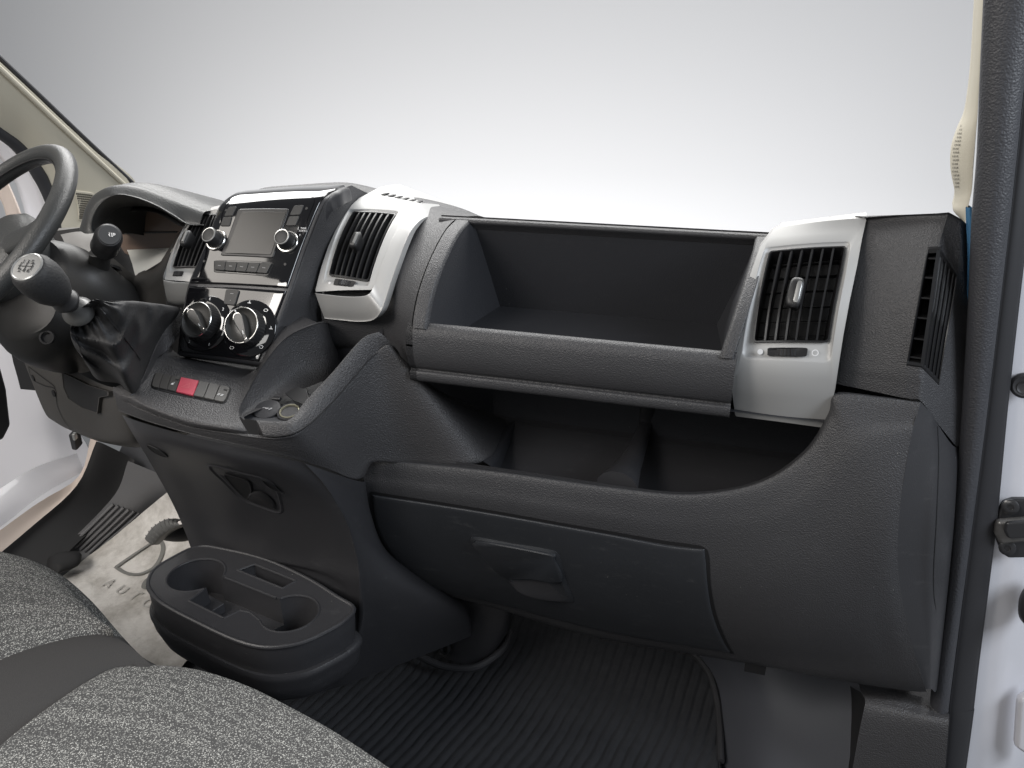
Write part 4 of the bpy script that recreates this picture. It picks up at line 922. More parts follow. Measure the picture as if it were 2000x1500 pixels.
# second inner arch and the dark instrument bowl
rows = []
for c in hu_:
    C1 = at(*c, .17); cc = at(290, 455, .17); rows.append([C1, C1*.94+cc*.06+V3(0, -.004, 0), C1*.88+cc*.12+V3(0, .002, 0), C1*.85+cc*.15+V3(0, .06, 0)])
patch('instrument_bezel', np.array(rows), M['column'], dash, 3, 5)
lens = [(228, 455), (238, 430), (275, 411), (325, 418), (362, 442), (352, 462), (332, 492), (290, 500), (250, 498), (235, 480)]
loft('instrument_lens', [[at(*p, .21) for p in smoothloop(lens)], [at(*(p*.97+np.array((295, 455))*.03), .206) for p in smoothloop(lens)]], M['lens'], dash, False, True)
prism('lens_seam', [at(*p, .203) for p in ((228, 454), (345, 452), (345, 455), (228, 457))], V3(0, .003, 0), M['column'], dash, bevel=0)
loft('cluster_base', [A_((248, 488, .19), (290, 486, .19), (340, 484, .17)), A_((250, 492, .17), (292, 491, .17), (335, 492, .15)), A_((258, 515, .10), (285, 516, .10), (312, 512, .09)), A_((264, 538, .06), (276, 534, .06), (296, 522, .06))], M['pale'], dash, closed=False, angle=60)  # added panel: the bright reflection below the lens is put into its colour
# curved side panel between instruments and vent
patch('cluster_side', [A_((405, 408, .19), (372, 430, .125), (352, 452, .085), (333, 492, .045), (320, 540, .012), (324, 592, .02), (322, 625, .04)), A_((392, 428, .22), (362, 442, .16), (342, 470, .12), (322, 508, .07), (292, 548, .03), (290, 600, .02), (292, 625, .04)), A_((372, 440, .26), (352, 452, .2), (332, 482, .15), (306, 518, .09), (264, 540, .05), (258, 600, .04), (258, 625, .05))], M['driver'], dash, 5, 5)
patch('cluster_side_dark', [A_((216, 500, .09), (240, 520, .07), (264, 540, .05)), A_((212, 530, .08), (240, 550, .06), (264, 556, .045)), A_((200, 610, .05), (235, 612, .04), (260, 612, .04))], M['column'], dash, 5, 5)
patch('left_dash_top', [A_((105, 446, .40), (150, 444, .40), (200, 446, .36)), A_((118, 458, .30), (150, 456, .28), (190, 462, .24)), A_((128, 478, .22), (155, 480, .2), (180, 495, .16)), A_((140, 500, .18), (160, 500, .16), (180, 515, .12))], M['driver_pale'], dash, 4, 4)
# knee panel in warm grey plastic
KP = [A_((28, 622, .06), (80, 664, .02), (130, 712, -.02), (180, 742, -.07), (224, 757, -.16)), A_((42, 690, .03), (88, 733, -.01), (130, 764, -.04), (180, 788, -.09), (228, 784, -.165)), A_((62, 745, .03), (100, 785, -.01), (140, 812, -.045), (190, 832, -.09), (240, 822, -.165)), A_((90, 810, .04), (118, 828, .0), (150, 842, -.03), (200, 860, -.08), (256, 862, -.15)), A_((110, 822, .1), (130, 836, .08), (155, 848, .05), (200, 864, .0), (262, 874, -.1))]
sKP = Surf(KP); kp = patch('knee_panel', [r+[r[-1]+V3(.02, .02, 0), r[-1]+V3(.06, .08, 0)] for r in KP], M['driver'], dash, 5, 5)
co = [(127, 728), (150, 738), (178, 752), (222, 764), (222, 772), (204, 776), (199, 806), (168, 796), (140, 778), (130, 756)]
L_ = [np.array(p, float) for p in co]; c = np.mean(L_, axis=0)
loft('knee_panel_opening', [[sKP.px(*p, .0) for p in L_], [sKP.px(*p, .008) for p in L_], [sKP.px(*(p*.95+c*.05), .0078) for p in L_], [sKP.px(*(p*.94+c*.06), .003) for p in L_]], M['driver'], kp, angle=30)
mk('opening_interior', [sKP.px(*(p*.96+c*.04), .0065) for p in L_], [tuple(range(len(L_)))], M['gap'], kp)
ribbon('panel_seam', sKP, [(56, 716), (64, 740), (85, 752), (108, 760), (112, 790), (124, 818), (140, 838)], .0022, .0008, M['gap'], kp)
ribbon('panel_seam', sKP, [(57, 716), (80, 734), (104, 752), (108, 760)], .0022, .0008, M['gap'], kp)
for q in ((66, 738), (106, 768)):
    lathe('panel_screw', [(.007, -.002), (.007, .001), (.004, .0012)], sKP.px(*q, .001), sKP.n(*sKP.uv(*q)), M['gap'], kp, n=16)
M_ = None
# ------------------------------------------------------------------ steering wheel
wc = V3(-1.244, -.123, .990); wn = V3(-.277, -.623, .731); wn /= np.linalg.norm(wn)
sw_ = thing('steering_column', 'black steering wheel and column shroud with a multifunction stalk', 'steering wheel', (-1.2, .0, .8))
w1 = np.cross([0, 1, 0], wn); w1 /= np.linalg.norm(w1); w2 = np.cross(wn, w1)
loops = []
for t in np.linspace(0, 2*math.pi, 97)[:-1]:
    rd = math.cos(t)*w1+math.sin(t)*w2; c = wc+.193*rd
    loops.append([c+(.0185*math.cos(q)*rd*(1.0 if math.cos(q) > 0 else .8)+.0165*math.sin(q)*wn) for q in np.linspace(0, 2*math.pi, 24, endpoint=False)])
loops.append(loops[0])
colm = sw_; sw_ = loft('steering_wheel', loops, M['wheel'], colm, angle=80)
loops = []
for t in np.linspace(0, 2*math.pi, 97):
    rd = math.cos(t)*w1+math.sin(t)*w2; c = wc+(.193-.0148)*rd
    loops.append([c+(.0016*math.cos(q)*rd+.0016*math.sin(q)*wn)+wn*.006 for q in np.linspace(0, 2*math.pi, 8, endpoint=False)])
loft('rim_seam', loops, M['gap'], sw_)
lathe('hub', [(.03, .012), (.068, .008), (.082, -.006), (.084, -.03), (.07, -.07), (.05, -.09)], wc-wn*.02, wn, M['wheel'], sw_, n=48, angle=60)
for t in (math.pi*1.0, math.pi*1.42, math.pi*1.95):
    rd = math.cos(t)*w1+math.sin(t)*w2; td = np.cross(wn, rd)
    L = []
    for r, wd, h in ((.05, .05, -.02), (.10, .042, -.018), (.15, .034, -.008), (.19, .03, 0)):
        L.append([wc+rd*r+wn*h+td*wd*math.cos(q)*.6+wn*.011*math.sin(q) for q in np.linspace(0, 2*math.pi, 16, endpoint=False)])
    loft('spoke', L, M['wheel'], sw_, True, True, angle=60)
# ------------------------------------------------------------------ steering column
def ell_tube(name, spec, m, par, n=32):
    loops = []; P = [np.asarray(s[0], float) for s in spec]
    for i, (p, rx, ry, ux, uy) in enumerate(spec):
        loops.append([np.asarray(p)+np.asarray(ux)*rx*math.cos(t)+np.asarray(uy)*ry*math.sin(t) for t in np.linspace(0, 2*math.pi, n, endpoint=False)])
    L = np.array(loops); L = np.array([curve(L[:, j], 5) for j in range(n)]).transpose(1, 0, 2)
    return loft(name, L, m, par, True, True, angle=60)
cx_ = V3(1, 0, 0); cy_ = V3(0, .5, .866)
ell_tube('upper_shroud', [(wc-wn*.06+V3(.03, 0, 0), .075, .05, cx_, cy_), (wc-wn*.12+V3(.045, 0, .01), .085, .062, cx_, cy_), (wc-wn*.2+V3(.03, .02, -.01), .085, .07, cx_, cy_), (wc-wn*.3+V3(0, .06, -.03), .08, .07, cx_, cy_)], M['column'], colm)
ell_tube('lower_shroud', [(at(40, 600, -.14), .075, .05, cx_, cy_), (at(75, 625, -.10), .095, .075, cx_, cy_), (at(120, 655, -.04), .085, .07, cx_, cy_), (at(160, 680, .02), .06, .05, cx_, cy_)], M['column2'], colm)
for q, y_ in (((91, 659), -.155), ((129, 677), -.09)):
    lathe('shroud_screw', [(.012, -.006), (.012, .001), (.009, .001), (.008, -.004)], at(*q, y_), (.35, -.8, .4), M['gap'], colm, n=20)
# stalk
tip_ = at(213, 460, -.10); bk = at(198, 500, -.02); ax = tip_-bk; ax /= np.linalg.norm(ax)
lathe('stalk_barrel', [(.0225, -.075), (.0215, -.05), (.0215, -.012), (.0200, -.009), (.0200, -.002), (.0175, .002)], tip_, ax, M['knob'], colm, n=36)
lathe('stalk_button', [(.0165, 0), (.0165, .0035), (.0155, .0045)], tip_, ax, M['button'], colm, n=36)
text('stalk_lettering', 'TRIP', tip_+ax*.0049, (.93, .3, -.12), np.cross(ax, (.93, .3, -.12)), .0095, M['white'], colm)
ell_tube('stalk_lever', [(at(197, 490, -.045), .022, .018, cx_, V3(0, .9, .4)), (at(193, 530, -.02), .022, .014, cx_, V3(0, .9, .4)), (at(187, 570, .0), .02, .012, cx_, V3(0, .9, .4)), (at(180, 610, .02), .02, .012, cx_, V3(0, .9, .4))], M['column'], colm, 24)
lathe('stalk_socket', [(.06, -.03), (.06, .0), (.055, .004), (.05, -.02)], at(205, 575, .04), (.4, -.8, .4), M['gap'], colm, n=32)
# ------------------------------------------------------------------ gear lever
gl = thing('gear_lever', 'black gear lever with round shift-pattern emblem and wrinkled leather boot', 'gear lever', (-.95, -.15, .75))
e0 = at(53, 522, -.381); nk = at(124, 584, -.335); ax = e0-nk; LN = np.linalg.norm(ax); ax /= LN
lathe('knob', [(.0100, -.002), (.0130, .004), (.0190, .011), (.0245, .024), (.0268, .038), (.0276, LN-.022), (.0262, LN-.009), (.0226, LN-.002), (.0205, LN)], nk, ax, M['leather'], gl, n=48, angle=60)
lathe('emblem_ring', [(.0205, -.002), (.0205, .0012), (.0190, .0022), (.0178, .0012)], e0, ax, M['chrome_soft'], gl, n=44, caps=False)
lathe('emblem', [(.0182, 0), (.0178, .0011), (.007, .0018)], e0, ax, M['emblem'], gl, n=40)
gx = np.cross((0, 0, 1), ax); gx = gx/np.linalg.norm(gx); gy = np.cross(ax, gx)
for i, r in enumerate(('1 3 5', '2 4 6')): text('shift_pattern', r, e0+ax*.0026+gy*(.0065 if i == 0 else -.0065), gx, gy, .0078, M['knob'], gl)
boxo('shift_pattern', e0+ax*.0025, gx, gy, ax, (.021, .0008, .0004), M['knob'], gl, bevel=0)
for k in (-1, 0, 1): boxo('shift_pattern', e0+ax*.0025+gx*.0085*k, gx, gy, ax, (.0009, .011, .0004), M['knob'], gl, bevel=0)
nk2 = at(170, 622, -.285); ax2 = nk2-nk; L2 = np.linalg.norm(ax2); ax2 /= L2
lathe('collar', [(.0105, -.012), (.0115, -.002), (.0160, .003), (.0175, .006), (.0160, .009), (.0115, .011), (.0105, .022)], nk, ax2, M['knob'], gl, n=36, angle=60)
lathe('lever_sleeve', [(.0100, .010), (.0105, .020), (.0125, .030), (.0170, .038), (.0215, .0425), (.0210, .046), (.016, .047)], nk, ax2, M['sleeve'], gl, n=36, angle=60)
# boot: gathered leather bag with deep folds, lofted from the collar out to the tray
from mathutils import noise as mn
kol = [(138, 628), (143, 638), (156, 639), (172, 628), (186, 611), (194, 595), (190, 584), (178, 587), (160, 600), (146, 614)]
bas = [(150, 662, -.22), (172, 718, -.22), (192, 742, -.22), (232, 748, -.22), (262, 766, -.215), (290, 706, -.16), (318, 652, -.10), (352, 604, -.03), (300, 598, -.02), (225, 602, -.08)]
K3 = smoothloop(kol, 10); B3_ = smoothloop([p[:2] for p in bas], 10); BY = [v[0] for v in smoothloop([(p[2],) for p in bas], 10)]
loops = []; nS = 34
for i in range(nS+1):
    t = i/nS; row = []
    for j in range(100):
        a = at(*K3[j], -.30+.012*math.sin(j/100*6.28)); b = at(*B3_[j], BY[j]); p = a*(1-t)+b*t
        out_d = CAM-p; out_d /= np.linalg.norm(out_d); r2 = p-(at(200, 660, -.2)); r2 /= np.linalg.norm(r2)+1e-6
        bul = .038*math.sin(math.pi*min(1, t*1.02))**.7
        q = V3(p[0]*12, p[1]*12, p[2]*12)
        f1 = mn.noise(Vector(q*1.0)+Vector((3.1, .4, 7.7))); f2 = 1-abs(mn.noise(Vector(V3(p[0]*22+p[2]*16, p[1]*20, p[2]*9-p[0]*9))))*2.2
        g = .0045*math.sin(j/100*6.28*13+2*math.sin(j*.19))*max(0, 1-t*3.2)
        row.append(p+out_d*(bul+.032*f1*math.sin(math.pi*t)+.021*f2*math.sin(math.pi*t)**.6+g)+r2*(.006*math.sin(math.pi*t)+.004*f1))
    loops.append(row)
lo0 = [p*.8+at(166, 610, -.285)*.2 for p in loops[0]]
loft('boot', [lo0]+loops, M['leather'], gl, True, False, angle=80)
for j0 in (12, 48):
    tube('boot_seam', [np.asarray(loops[i][j0])+(CAM-np.asarray(loops[i][j0]))*.0008 for i in range(1, nS-4, 3)], .0009, M['knob'], gl, n=6, k=3)
# ------------------------------------------------------------------ left windscreen pillar
pl = thing('windscreen_pillar', 'beige windscreen pillar trim with speaker grille on the driver side', 'pillar', (-1.85, .3, .9))
pe = [(-60, 66), (0, 122), (60, 178), (120, 235), (185, 296), (252, 358)]; pi = [(-60, 208), (0, 252), (45, 287), (84, 340), (106, 392), (119, 449)]
rows = []
for a, b in zip(pe, pi):
    a, b = atx(*a, -1.78), atx(*b, -1.87); rows.append([a+V3(0, .03, -.01), a, a*.96+b*.04+V3(.006, -.004, 0), a*.5+b*.5+V3(.014, -.01, 0), a*.06+b*.94+V3(.004, 0, 0), b])
a, b = atx(230, 440, -1.80), atx(122, 468, -1.87); rows.append([a+V3(0, .03, -.01), a, a*.96+b*.04+V3(.006, 0, 0), a*.5+b*.5+V3(.014, 0, 0), a*.06+b*.94, b])
sPl = Surf(rows); rows.insert(0, [np.asarray(p)*6-np.asarray(q)*5 for p, q in zip(rows[0], rows[1])]); patch('pillar_cover', np.array(rows), M['beige'], pl, 5, 6)
ge = [atx(x, y, -1.778) for x, y in pe[:2]]; tube('glass_edge', [ge[0]*6-ge[1]*5+V3(0, .01, 0)]+[atx(x, y-2, -1.778)+V3(0, .01, 0) for x, y in pe]+[atx(262, 366, -1.778)], .006, M['rubber'], pl, n=8)
tube('trim_edge', [atx(x-4, y+7, -1.775) for x, y in pe], .0065, M['beige'], pl, n=10)
ge = [atx(x-6, y+2, -1.88) for x, y in pi[:2]]; tube('door_seal', [ge[0]*5-ge[1]*4]+[atx(x-6, y+2, -1.88) for x, y in pi]+[atx(116, 470, -1.88)], [.014, .014, .016, .018, .02, .016, .012, .01], M['rubber'], pl, n=12)
gq = [(143, 371), (184, 376), (176, 432), (152, 431)]
plate('speaker_surround', sPl, gq, .0035, M['beige'], pl, r=.14, t=.006, f=.05)
u0 = sPl.uvs([(147, 375), (180, 379), (173, 428), (154, 427)]); vs, fs = [], []
for i in range(9):
    for j in range(12):
        a, b = (i+.5+.25*(j % 2))/9.3, (j+.5)/12; q = (u0[0]*(1-a)+u0[1]*a)*(1-b)+(u0[3]*(1-a)+u0[2]*a)*b
        p = sPl.at(q[0], q[1], .0042); n_ = sPl.n(*q); e1, e2, _ = frame(n_); k = len(vs)
        vs += [p+.0031*(math.cos(t)*e1+math.sin(t)*e2) for t in np.linspace(0, 2*math.pi, 7)[:-1]]; fs.append(tuple(range(k, k+6)))
gh = mk('grille_holes', vs, fs, M['beige_dark'], pl); gh['kind'] = 'stuff'
# ------------------------------------------------------------------ driver door, open white panels beyond the sill
dd = thing('van_body_side', 'white painted van body side and sill beyond the driver footwell', 'van body', (-2.0, .2, .1))
DW = [[atx(x, y, X_) for x, y, X_ in r] for r in (((-90, 190, -2.02), (-40, 228, -2.0), (10, 268, -1.97), (60, 330, -1.95), (92, 400, -1.94), (100, 470, -1.94)), ((-110, 215, -2.06), (-60, 250, -2.06), (-8, 290, -2.04), (30, 345, -2.02), (52, 410, -2.0), (56, 470, -2.0)))]
patch('door_frame_strip', DW, M['body'], dd, 5, 4, solid=.02)
DB = [[atx(x, y, X_) for x, y, X_ in r] for r in (((-130, 220, -2.1), (-80, 256, -2.1), (-14, 300, -2.1), (12, 350, -2.08), (40, 420, -2.06), (48, 470, -2.06)), ((-150, 270, -2.12), (-110, 300, -2.12), (-40, 340, -2.12), (2, 390, -2.1), (18, 440, -2.1), (22, 470, -2.1)))]
patch('glazing_strip', DB, M['pinkish'], dd, 5, 4, solid=.01)
DP = [[atx(*p, X_) for p, X_ in zip(r, (-2.55, -2.3, -2.12, -1.97))] for r in (((-120, 470), (0, 440), (60, 450), (115, 470)), ((-120, 640), (0, 630), (60, 640), (125, 660)), ((-120, 780), (0, 780), (70, 790), (135, 800)), ((-120, 900), (0, 900), (90, 880), (175, 880)), ((-120, 1080), (0, 1040), (85, 990), (195, 940)))]
patch('door_lining', DP, M['body'], dd, 5, 5)
patch('sill_step', [[atx(*p, X_) for p, X_ in r] for r in ((((-100, 1020), -1.90), ((0, 955), -1.90), ((70, 912), -1.90), ((150, 885), -1.90)), (((-100, 1060), -1.86), ((0, 1000), -1.86), ((75, 950), -1.86), ((158, 905), -1.86)), (((-100, 1090), -1.84), ((0, 1030), -1.84), ((80, 968), -1.84), ((165, 920), -1.84)))], M['body'], dd, 4, 4)
boxo('door_catch', atx(148, 858, -1.86), (1, 0, 0), (0, 1, .4), (0, 0, 1), (.02, .03, .05), M['rubber'], dd, bevel=.004)
boxo('door_catch', atx(146, 852, -1.85), (1, 0, 0), (0, 1, .4), (0, 0, 1), (.01, .012, .02), M['chrome_soft'], dd, bevel=.002)
prism('door_pull', [atx(*p, -2.0) for p in ((-40, 690), (-2, 700), (14, 760), (22, 830), (8, 858), (-40, 880))], V3(-.03, 0, 0), M['knob'], dd, bevel=.008)
# ------------------------------------------------------------------ passenger door opening
ds = thing('door_seal', 'grained black door seal running down the passenger door opening', 'door seal', (.36, .05, .2))
L1 = [(-700, 1950), (-150, 1927), (0, 1920), (150, 1913), (300, 1907), (430, 1897), (600, 1890), (800, 1878), (1000, 1861), (1150, 1846), (1290, 1824), (1372, 1816)]
R1 = [(-700, 2190), (-150, 2069), (0, 2036), (150, 2003), (300, 1986), (430, 1972), (600, 1952), (800, 1928), (1000, 1902), (1150, 1882), (1290, 1864), (1384, 1852)]
R2 = [(-700, 2230), (-150, 2108), (0, 2075), (150, 2050), (300, 2026), (430, 2010), (600, 1990), (800, 1968), (1000, 1949), (1150, 1931), (1290, 1913), (1384, 1902)]
def strip(name, A, B, yA, yB, bulge, m, par, ends=None):
    rows = []
    for (ya, xa), (yb, xb) in zip(A, B):
        a, b = at(xa, ya, yA), at(xb, yb, yB); r = [a+V3(.01, .03, 0)]
        for t in (0, .08, .25, .5, .75, .92, 1): r.append(a*(1-t)+b*t+V3(-.1, -1, .1)*bulge*math.sqrt(max(0, 1-(2*t-1)**2)))
        r.append(b+V3(.0, .03, 0)); rows.append(r)
    return patch(name, np.array(rows), m, par, 4, 5)
strip('grained_bead', L1, R1, .05, .05, .022, M['seal'], ds)
strip('rubber_lip', R1, R2, .06, .075, .008, M['rubber'], ds)
low2 = [(1384, 1853), (1450, 1848), (1520, 1842)]; low3 = [(1384, 1903), (1450, 1894), (1520, 1884)]
strip('lower_lip', low2, low3, .06, .075, .008, M['rubber'], ds)
# white body pillar with hinge
bp = thing('body_pillar', 'white painted body pillar with a black hinge at the right edge', 'body pillar', (.45, .1, .2))
rows = []
for y, x in R2+[(1450, 1893), (1530, 1882)]:
    a = at(x-8, y, .09); rows.append([a, a+V3(.02, .004, 0), a+V3(.05, .012, 0), a+V3(.11, .05, 0), a+V3(.18, .14, 0)])
patch('painted_shell', np.array(rows), M['body'], bp, 4, 5)
def hp(x, y, d=0): return at(x, y, .085-d)
plate_ = [(1950, 985), (1956, 974), (1975, 968), (2010, 968), (2010, 1082), (1965, 1083), (1952, 1072), (1944, 1052), (1938, 1030), (1942, 1008)]
hg = prism('hinge_plate', [hp(*p) for p in plate_], V3(0, -.012, 0), M['hinge'], bp, bevel=.004)
prism('hinge_knuckle', [hp(*p, .014) for p in ((1942, 1010), (2012, 1004), (2012, 1050), (1948, 1056), (1938, 1034))], V3(0, -.014, 0), M['hinge_metal'], hg, bevel=.006)
prism('hinge_pin', [hp(*p, .03) for p in ((1962, 1016), (2012, 1012), (2012, 1046), (1966, 1048), (1958, 1032))], V3(0, -.008, 0), M['hinge'], hg, bevel=.004)
for q in ((1973, 989), (1967, 1069)):
    lathe('hinge_bolt', [(.0115, 0), (.0115, .004), (.009, .0055), (.0045, .0055), (.004, .003)], hp(*q, .012), (-.2, -1, .2), M['hinge'], hg, n=24)
for q, r in (((2000, 752), .018), ((1999, 755), .011)):
    lathe('rubber_stop', [(r, 0), (r, .008), (r*.8, .012), (r*.5, .010)], hp(*q, .0), (-.2, -1, .2), M['rubber'], bp, n=28)
g0 = at(2004, 1173, .08)
lathe('cable_grommet', [(.030, -.01), (.041, 0), (.042, .01), (.036, .014), (.035, .018), (.039, .022), (.038, .032), (.03, .04)], g0+V3(.012, 0, 0), (.35, -1, .05), M['rubber'], bp, n=36, sx=.62, angle=50)
prism('lower_fairing', [at(*p, .10) for p in ((1982, 1352), (2030, 1330), (2030, 1480), (1976, 1445))], V3(0, -.02, 0), M['body'], bp, bevel=.008)
# beige pillar trim on the passenger side
pt = thing('windscreen_pillar', 'beige windscreen pillar trim hanging above the dash on the passenger side', 'pillar', (.3, .2, 1.05))
le = [(-700, 1945, .12), (-160, 1916, .12), (-40, 1909, .12), (0, 1906, .12), (120, 1899, .125), (190, 1891, .13), (225, 1884, .13), (255, 1871, .13), (290, 1860, .13), (330, 1858, .13), (375, 1866, .13), (395, 1865, .13), (412, 1863, .13), (435, 1884, .13)]
re2 = [(-700, 1962), (-160, 1931), (-40, 1924), (0, 1921), (120, 1915), (190, 1911), (225, 1909), (255, 1906), (290, 1903), (330, 1900), (368, 1898), (390, 1894), (412, 1889), (437, 1885.5)]
rows = []
for (y, x, yy), (y2, x2) in zip(le, re2):
    a, b = at(x, y, yy+.03), at(x2, y2, yy-.02); rows.append([a+V3(.01, .06, 0), a+V3(.001, .01, 0), a, a*.6+b*.4+V3(-.002, -.008, 0), b, b+V3(.004, .03, 0)])
patch('pillar_cover', np.array(rows), M['beige'], pt, 4, 5)
sPt = Surf(np.array(rows)); vs, fs = [], []
for j in range(17):
    y = 246+j*7.4
    xl = np.interp(y, [p[0] for p in le], [p[1] for p in le])
    for i in range(4):
        x = xl+2.5+i*(3.1 if y < 350 else 2.2)+(j % 2)*1.4
        if x > 1879: continue
        uv_ = sPt.uv(x, y); p = sPt.at(uv_[0], uv_[1], .0008); n_ = sPt.n(*uv_); e1, e2, _ = frame(n_); k = len(vs)
        vs += [p+.0011*(math.cos(t)*e1+math.sin(t)*e2*1.6) for t in np.linspace(0, 2*math.pi, 7)[:-1]]; fs.append(tuple(range(k, k+6)))
gh = mk('grille_holes', vs, fs, M['beige_dark'], pt); gh['kind'] = 'stuff'
bf = strip('protective_film', [(405, 1886), (440, 1887), (480, 1889), (540, 1889), (600, 1888)], [(405, 1899), (440, 1903), (480, 1905), (540, 1902), (600, 1895)], .10, .10, .006, M['blue'], None)
tag(bf, 'strip of blue film between dash end and door seal', 'film')
# sill trim and kick panel
st = thing('sill_trim', 'black grained sill trim block below the right end of the dash', 'trim', (.35, .1, 0))
T_ = [A_((1676, 1325, .12), (1760, 1335, .12), (1815, 1340, .12), (1852, 1350, .12)), A_((1682, 1352, .05), (1760, 1362, .05), (1815, 1374, .05), (1852, 1388, .05)), A_((1690, 1368, .03), (1760, 1378, .03), (1815, 1389, .03), (1854, 1396, .03)), A_((1686, 1392, .018), (1758, 1400, .016), (1812, 1406, .014), (1853, 1412, .014)), A_((1676, 1440, .01), (1750, 1444, .008), (1808, 1448, .006), (1850, 1452, .006)), A_((1660, 1530, .0), (1740, 1530, 0), (1800, 1530, 0), (1844, 1530, 0))]
patch('trim_block', T_, M['tray'], st, 5, 5)
patch('trim_flank', [[T_[k][0] for k in range(1, 6)], A_((1668, 1345, .16), (1668, 1362, .15), (1664, 1390, .14), (1656, 1440, .12), (1640, 1530, .1)), A_((1655, 1335, .25), (1652, 1362, .24), (1646, 1390, .22), (1638, 1440, .2), (1620, 1530, .18))], M['gap'], st, 5, 4)
kk = patch('kick_panel', [A_((1300, 1225, .42), (1480, 1260, .33), (1580, 1280, .32), (1690, 1290, .30)), A_((1392, 1325, .31), (1480, 1340, .22), (1580, 1350, .20), (1680, 1360, .18)), A_((1409, 1420, .185), (1480, 1430, .12), (1570, 1435, .10), (1665, 1440, .09)), A_((1412, 1560, .03), (1480, 1560, .0), (1560, 1560, -.01), (1650, 1560, -.02))], M['kick'], None, 5, 5)
tag(kk, 'smooth dark grey metal footwell panel between carpet mat and sill trim', 'panel')
tab = boxo('fixing_tab', at(1475, 1303, .04), (1, 0, 0), (0, 1, 0), (0, 0, 1), (.035, .01, .02), M['gap'], dash, bevel=.001)
# ------------------------------------------------------------------ floor
fz = np.array([[V3(x, y, -.012+max(0, (y-.42))*.9) for x in np.linspace(-1.82, .6, 14)] for y in np.linspace(-1.3, .85, 22)])
struct(mk('cab_floor', fz.reshape(-1, 3), gridfaces(22, 14), M['floor'], None))
struct(mk('bulkhead', [(-2.1, .84, .2), (.5, .84, .2), (.5, .66, .86), (-2.1, .66, .86)], [(0, 1, 2, 3)], M['floor'], None))
# carpet mat with raised curved ribs
cm_ = thing('carpet_mat', 'black ribbed carpet mat in the passenger footwell with a bound edge', 'mat', (-.3, .2, 0))
nx, ny = 420, 90; vs = []
edge_r = [(1150, 1205), (1240, 1224), (1310, 1250), (1355, 1282), (1385, 1320), (1400, 1370), (1406, 1430), (1408, 1510)]
def floorz(y): return .004+max(0, (y-.22))**2*1.2
def fpt(x, y):                                   # pixel -> mat surface
    p = atz(x, y, .004)
    for _ in range(12): p = atz(x, y, floorz(p[1]))
    return p
er = [fpt(*p) for p in edge_r]; er = [np.array((-.9, er[0][1]+.03, 0)), er[0]*.3+np.array((-.9, er[0][1]+.02, 0))*.7]+er
er = np.array([p[:2] for p in er]); er = np.array(curve(er, 10)); er = np.array(arc_resample(er, 200))
bmx = float(er[-1][0])
for j in range(ny+1):
    for i in range(nx+1):
        s_, t_ = i/nx, j/ny
        y = -.75+t_*1.4; x0 = -1.05; x1 = bmx
        x = x0+(x1-x0)*s_
        # clip to the traced edge
        lim = np.interp(x, er[:, 0], er[:, 1]) if x < er[:, 0].max() else er[-1][1]
        y = -.75+t_*(lim+.75)
        ph = (x+.30*(.45-y)**2*(y < .45)+.0014*math.sin(31*y+9*x)+.0005*math.sin(83*y+30*x))/.0215
        fr_2 = ph-math.floor(ph); h = .0046*(1-max(0, 1-abs(fr_2-.5)*4.4))
        vs.append((x, y, floorz(y)+h))
mk('mat_pile', vs, gridfaces(ny+1, nx+1), M['carpet'], cm_, angle=80)
tube('mat_binding', [V3(p[0], p[1], floorz(p[1])+.004) for p in er[::5]], .007, M['binding'], cm_, n=10, k=3)
# housing on the footwell floor beside the console
hs = thing('heater_duct', 'black plastic duct housing standing on the mat below the glovebox', 'duct', (-.5, .3, 0))
DU = [[(908, 1150, .22), (915, 1140, .19), (985, 1165, .19), (1003, 1175, .24), (1000, 1150, .3)], [(893, 1180, .20), (902, 1168, .17), (985, 1190, .17), (1002, 1198, .22), (1000, 1180, .3)], [(880, 1225, .20), (893, 1222, .165), (975, 1232, .165), (994, 1232, .22), (996, 1220, .3)], [(868, 1262, .20), (884, 1268, .165), (950, 1280, .165), (985, 1245, .22), (990, 1240, .3)], [(858, 1278, .19), (880, 1290, .16), (935, 1297, .16), (978, 1262, .2), (985, 1255, .3)]]
patch('duct_body', [A_(*r) for r in DU], M['smooth'], hs, 5, 5)
tube('duct_rim', A_((818, 1280, .14), (845, 1294, .13), (880, 1304, .125), (925, 1304, .13), (962, 1285, .16), (985, 1262, .2), (996, 1235, .25)), .008, M['binding'], hs, n=10)
lathe('duct_screw', [(.012, -.01), (.012, .0), (.009, .001), (.008, -.006)], at(868, 1268, .155), (-.2, -1, .5), M['gap'], hs, n=20)
# ------------------------------------------------------------------ driver footwell: paper mat, pedal, sill carpet
def zpt(x, y, z): return atz(x, y, z)
PM = [[(338, 952, .20), (430, 985, .20), (520, 1020, .20)], [(282, 998, .11), (400, 1050, .11), (500, 1100, .11)], [(225, 1046, .05), (350, 1110, .05), (470, 1170, .05)], [(168, 1090, .02), (290, 1165, .02), (420, 1230, .02)], [(112, 1133, .01), (235, 1220, .01), (362, 1292, .01)], [(40, 1190, .01), (180, 1270, .01), (330, 1345, .01)]]
PMs = Surf([[zpt(*p) for p in r] for r in PM])
vs = []; npx, npy = 90, 110; rng = np.random.default_rng(5)
ph_ = rng.uniform(0, 6.28, (14, 3)); fq = rng.uniform(6, 34, (14, 2))*rng.choice([-1, 1], (14, 2))
for j in range(npy+1):
    for i in range(npx+1):
        u, v = i/npx, j/npy; p = PMs.at(u, v); am = .0011+.0035*max(0, v-.45)
        w_ = sum(abs(math.sin(f[0]*u+f[1]*v+q[0]))**.5*math.sin(q[1]+5*u*v) for f, q in zip(fq, ph_))/3.5
        vs.append(p+V3(0, 0, am*w_))
pmat = mk('paper_mat', vs, gridfaces(npy+1, npx+1), M['paper'], None, angle=80)
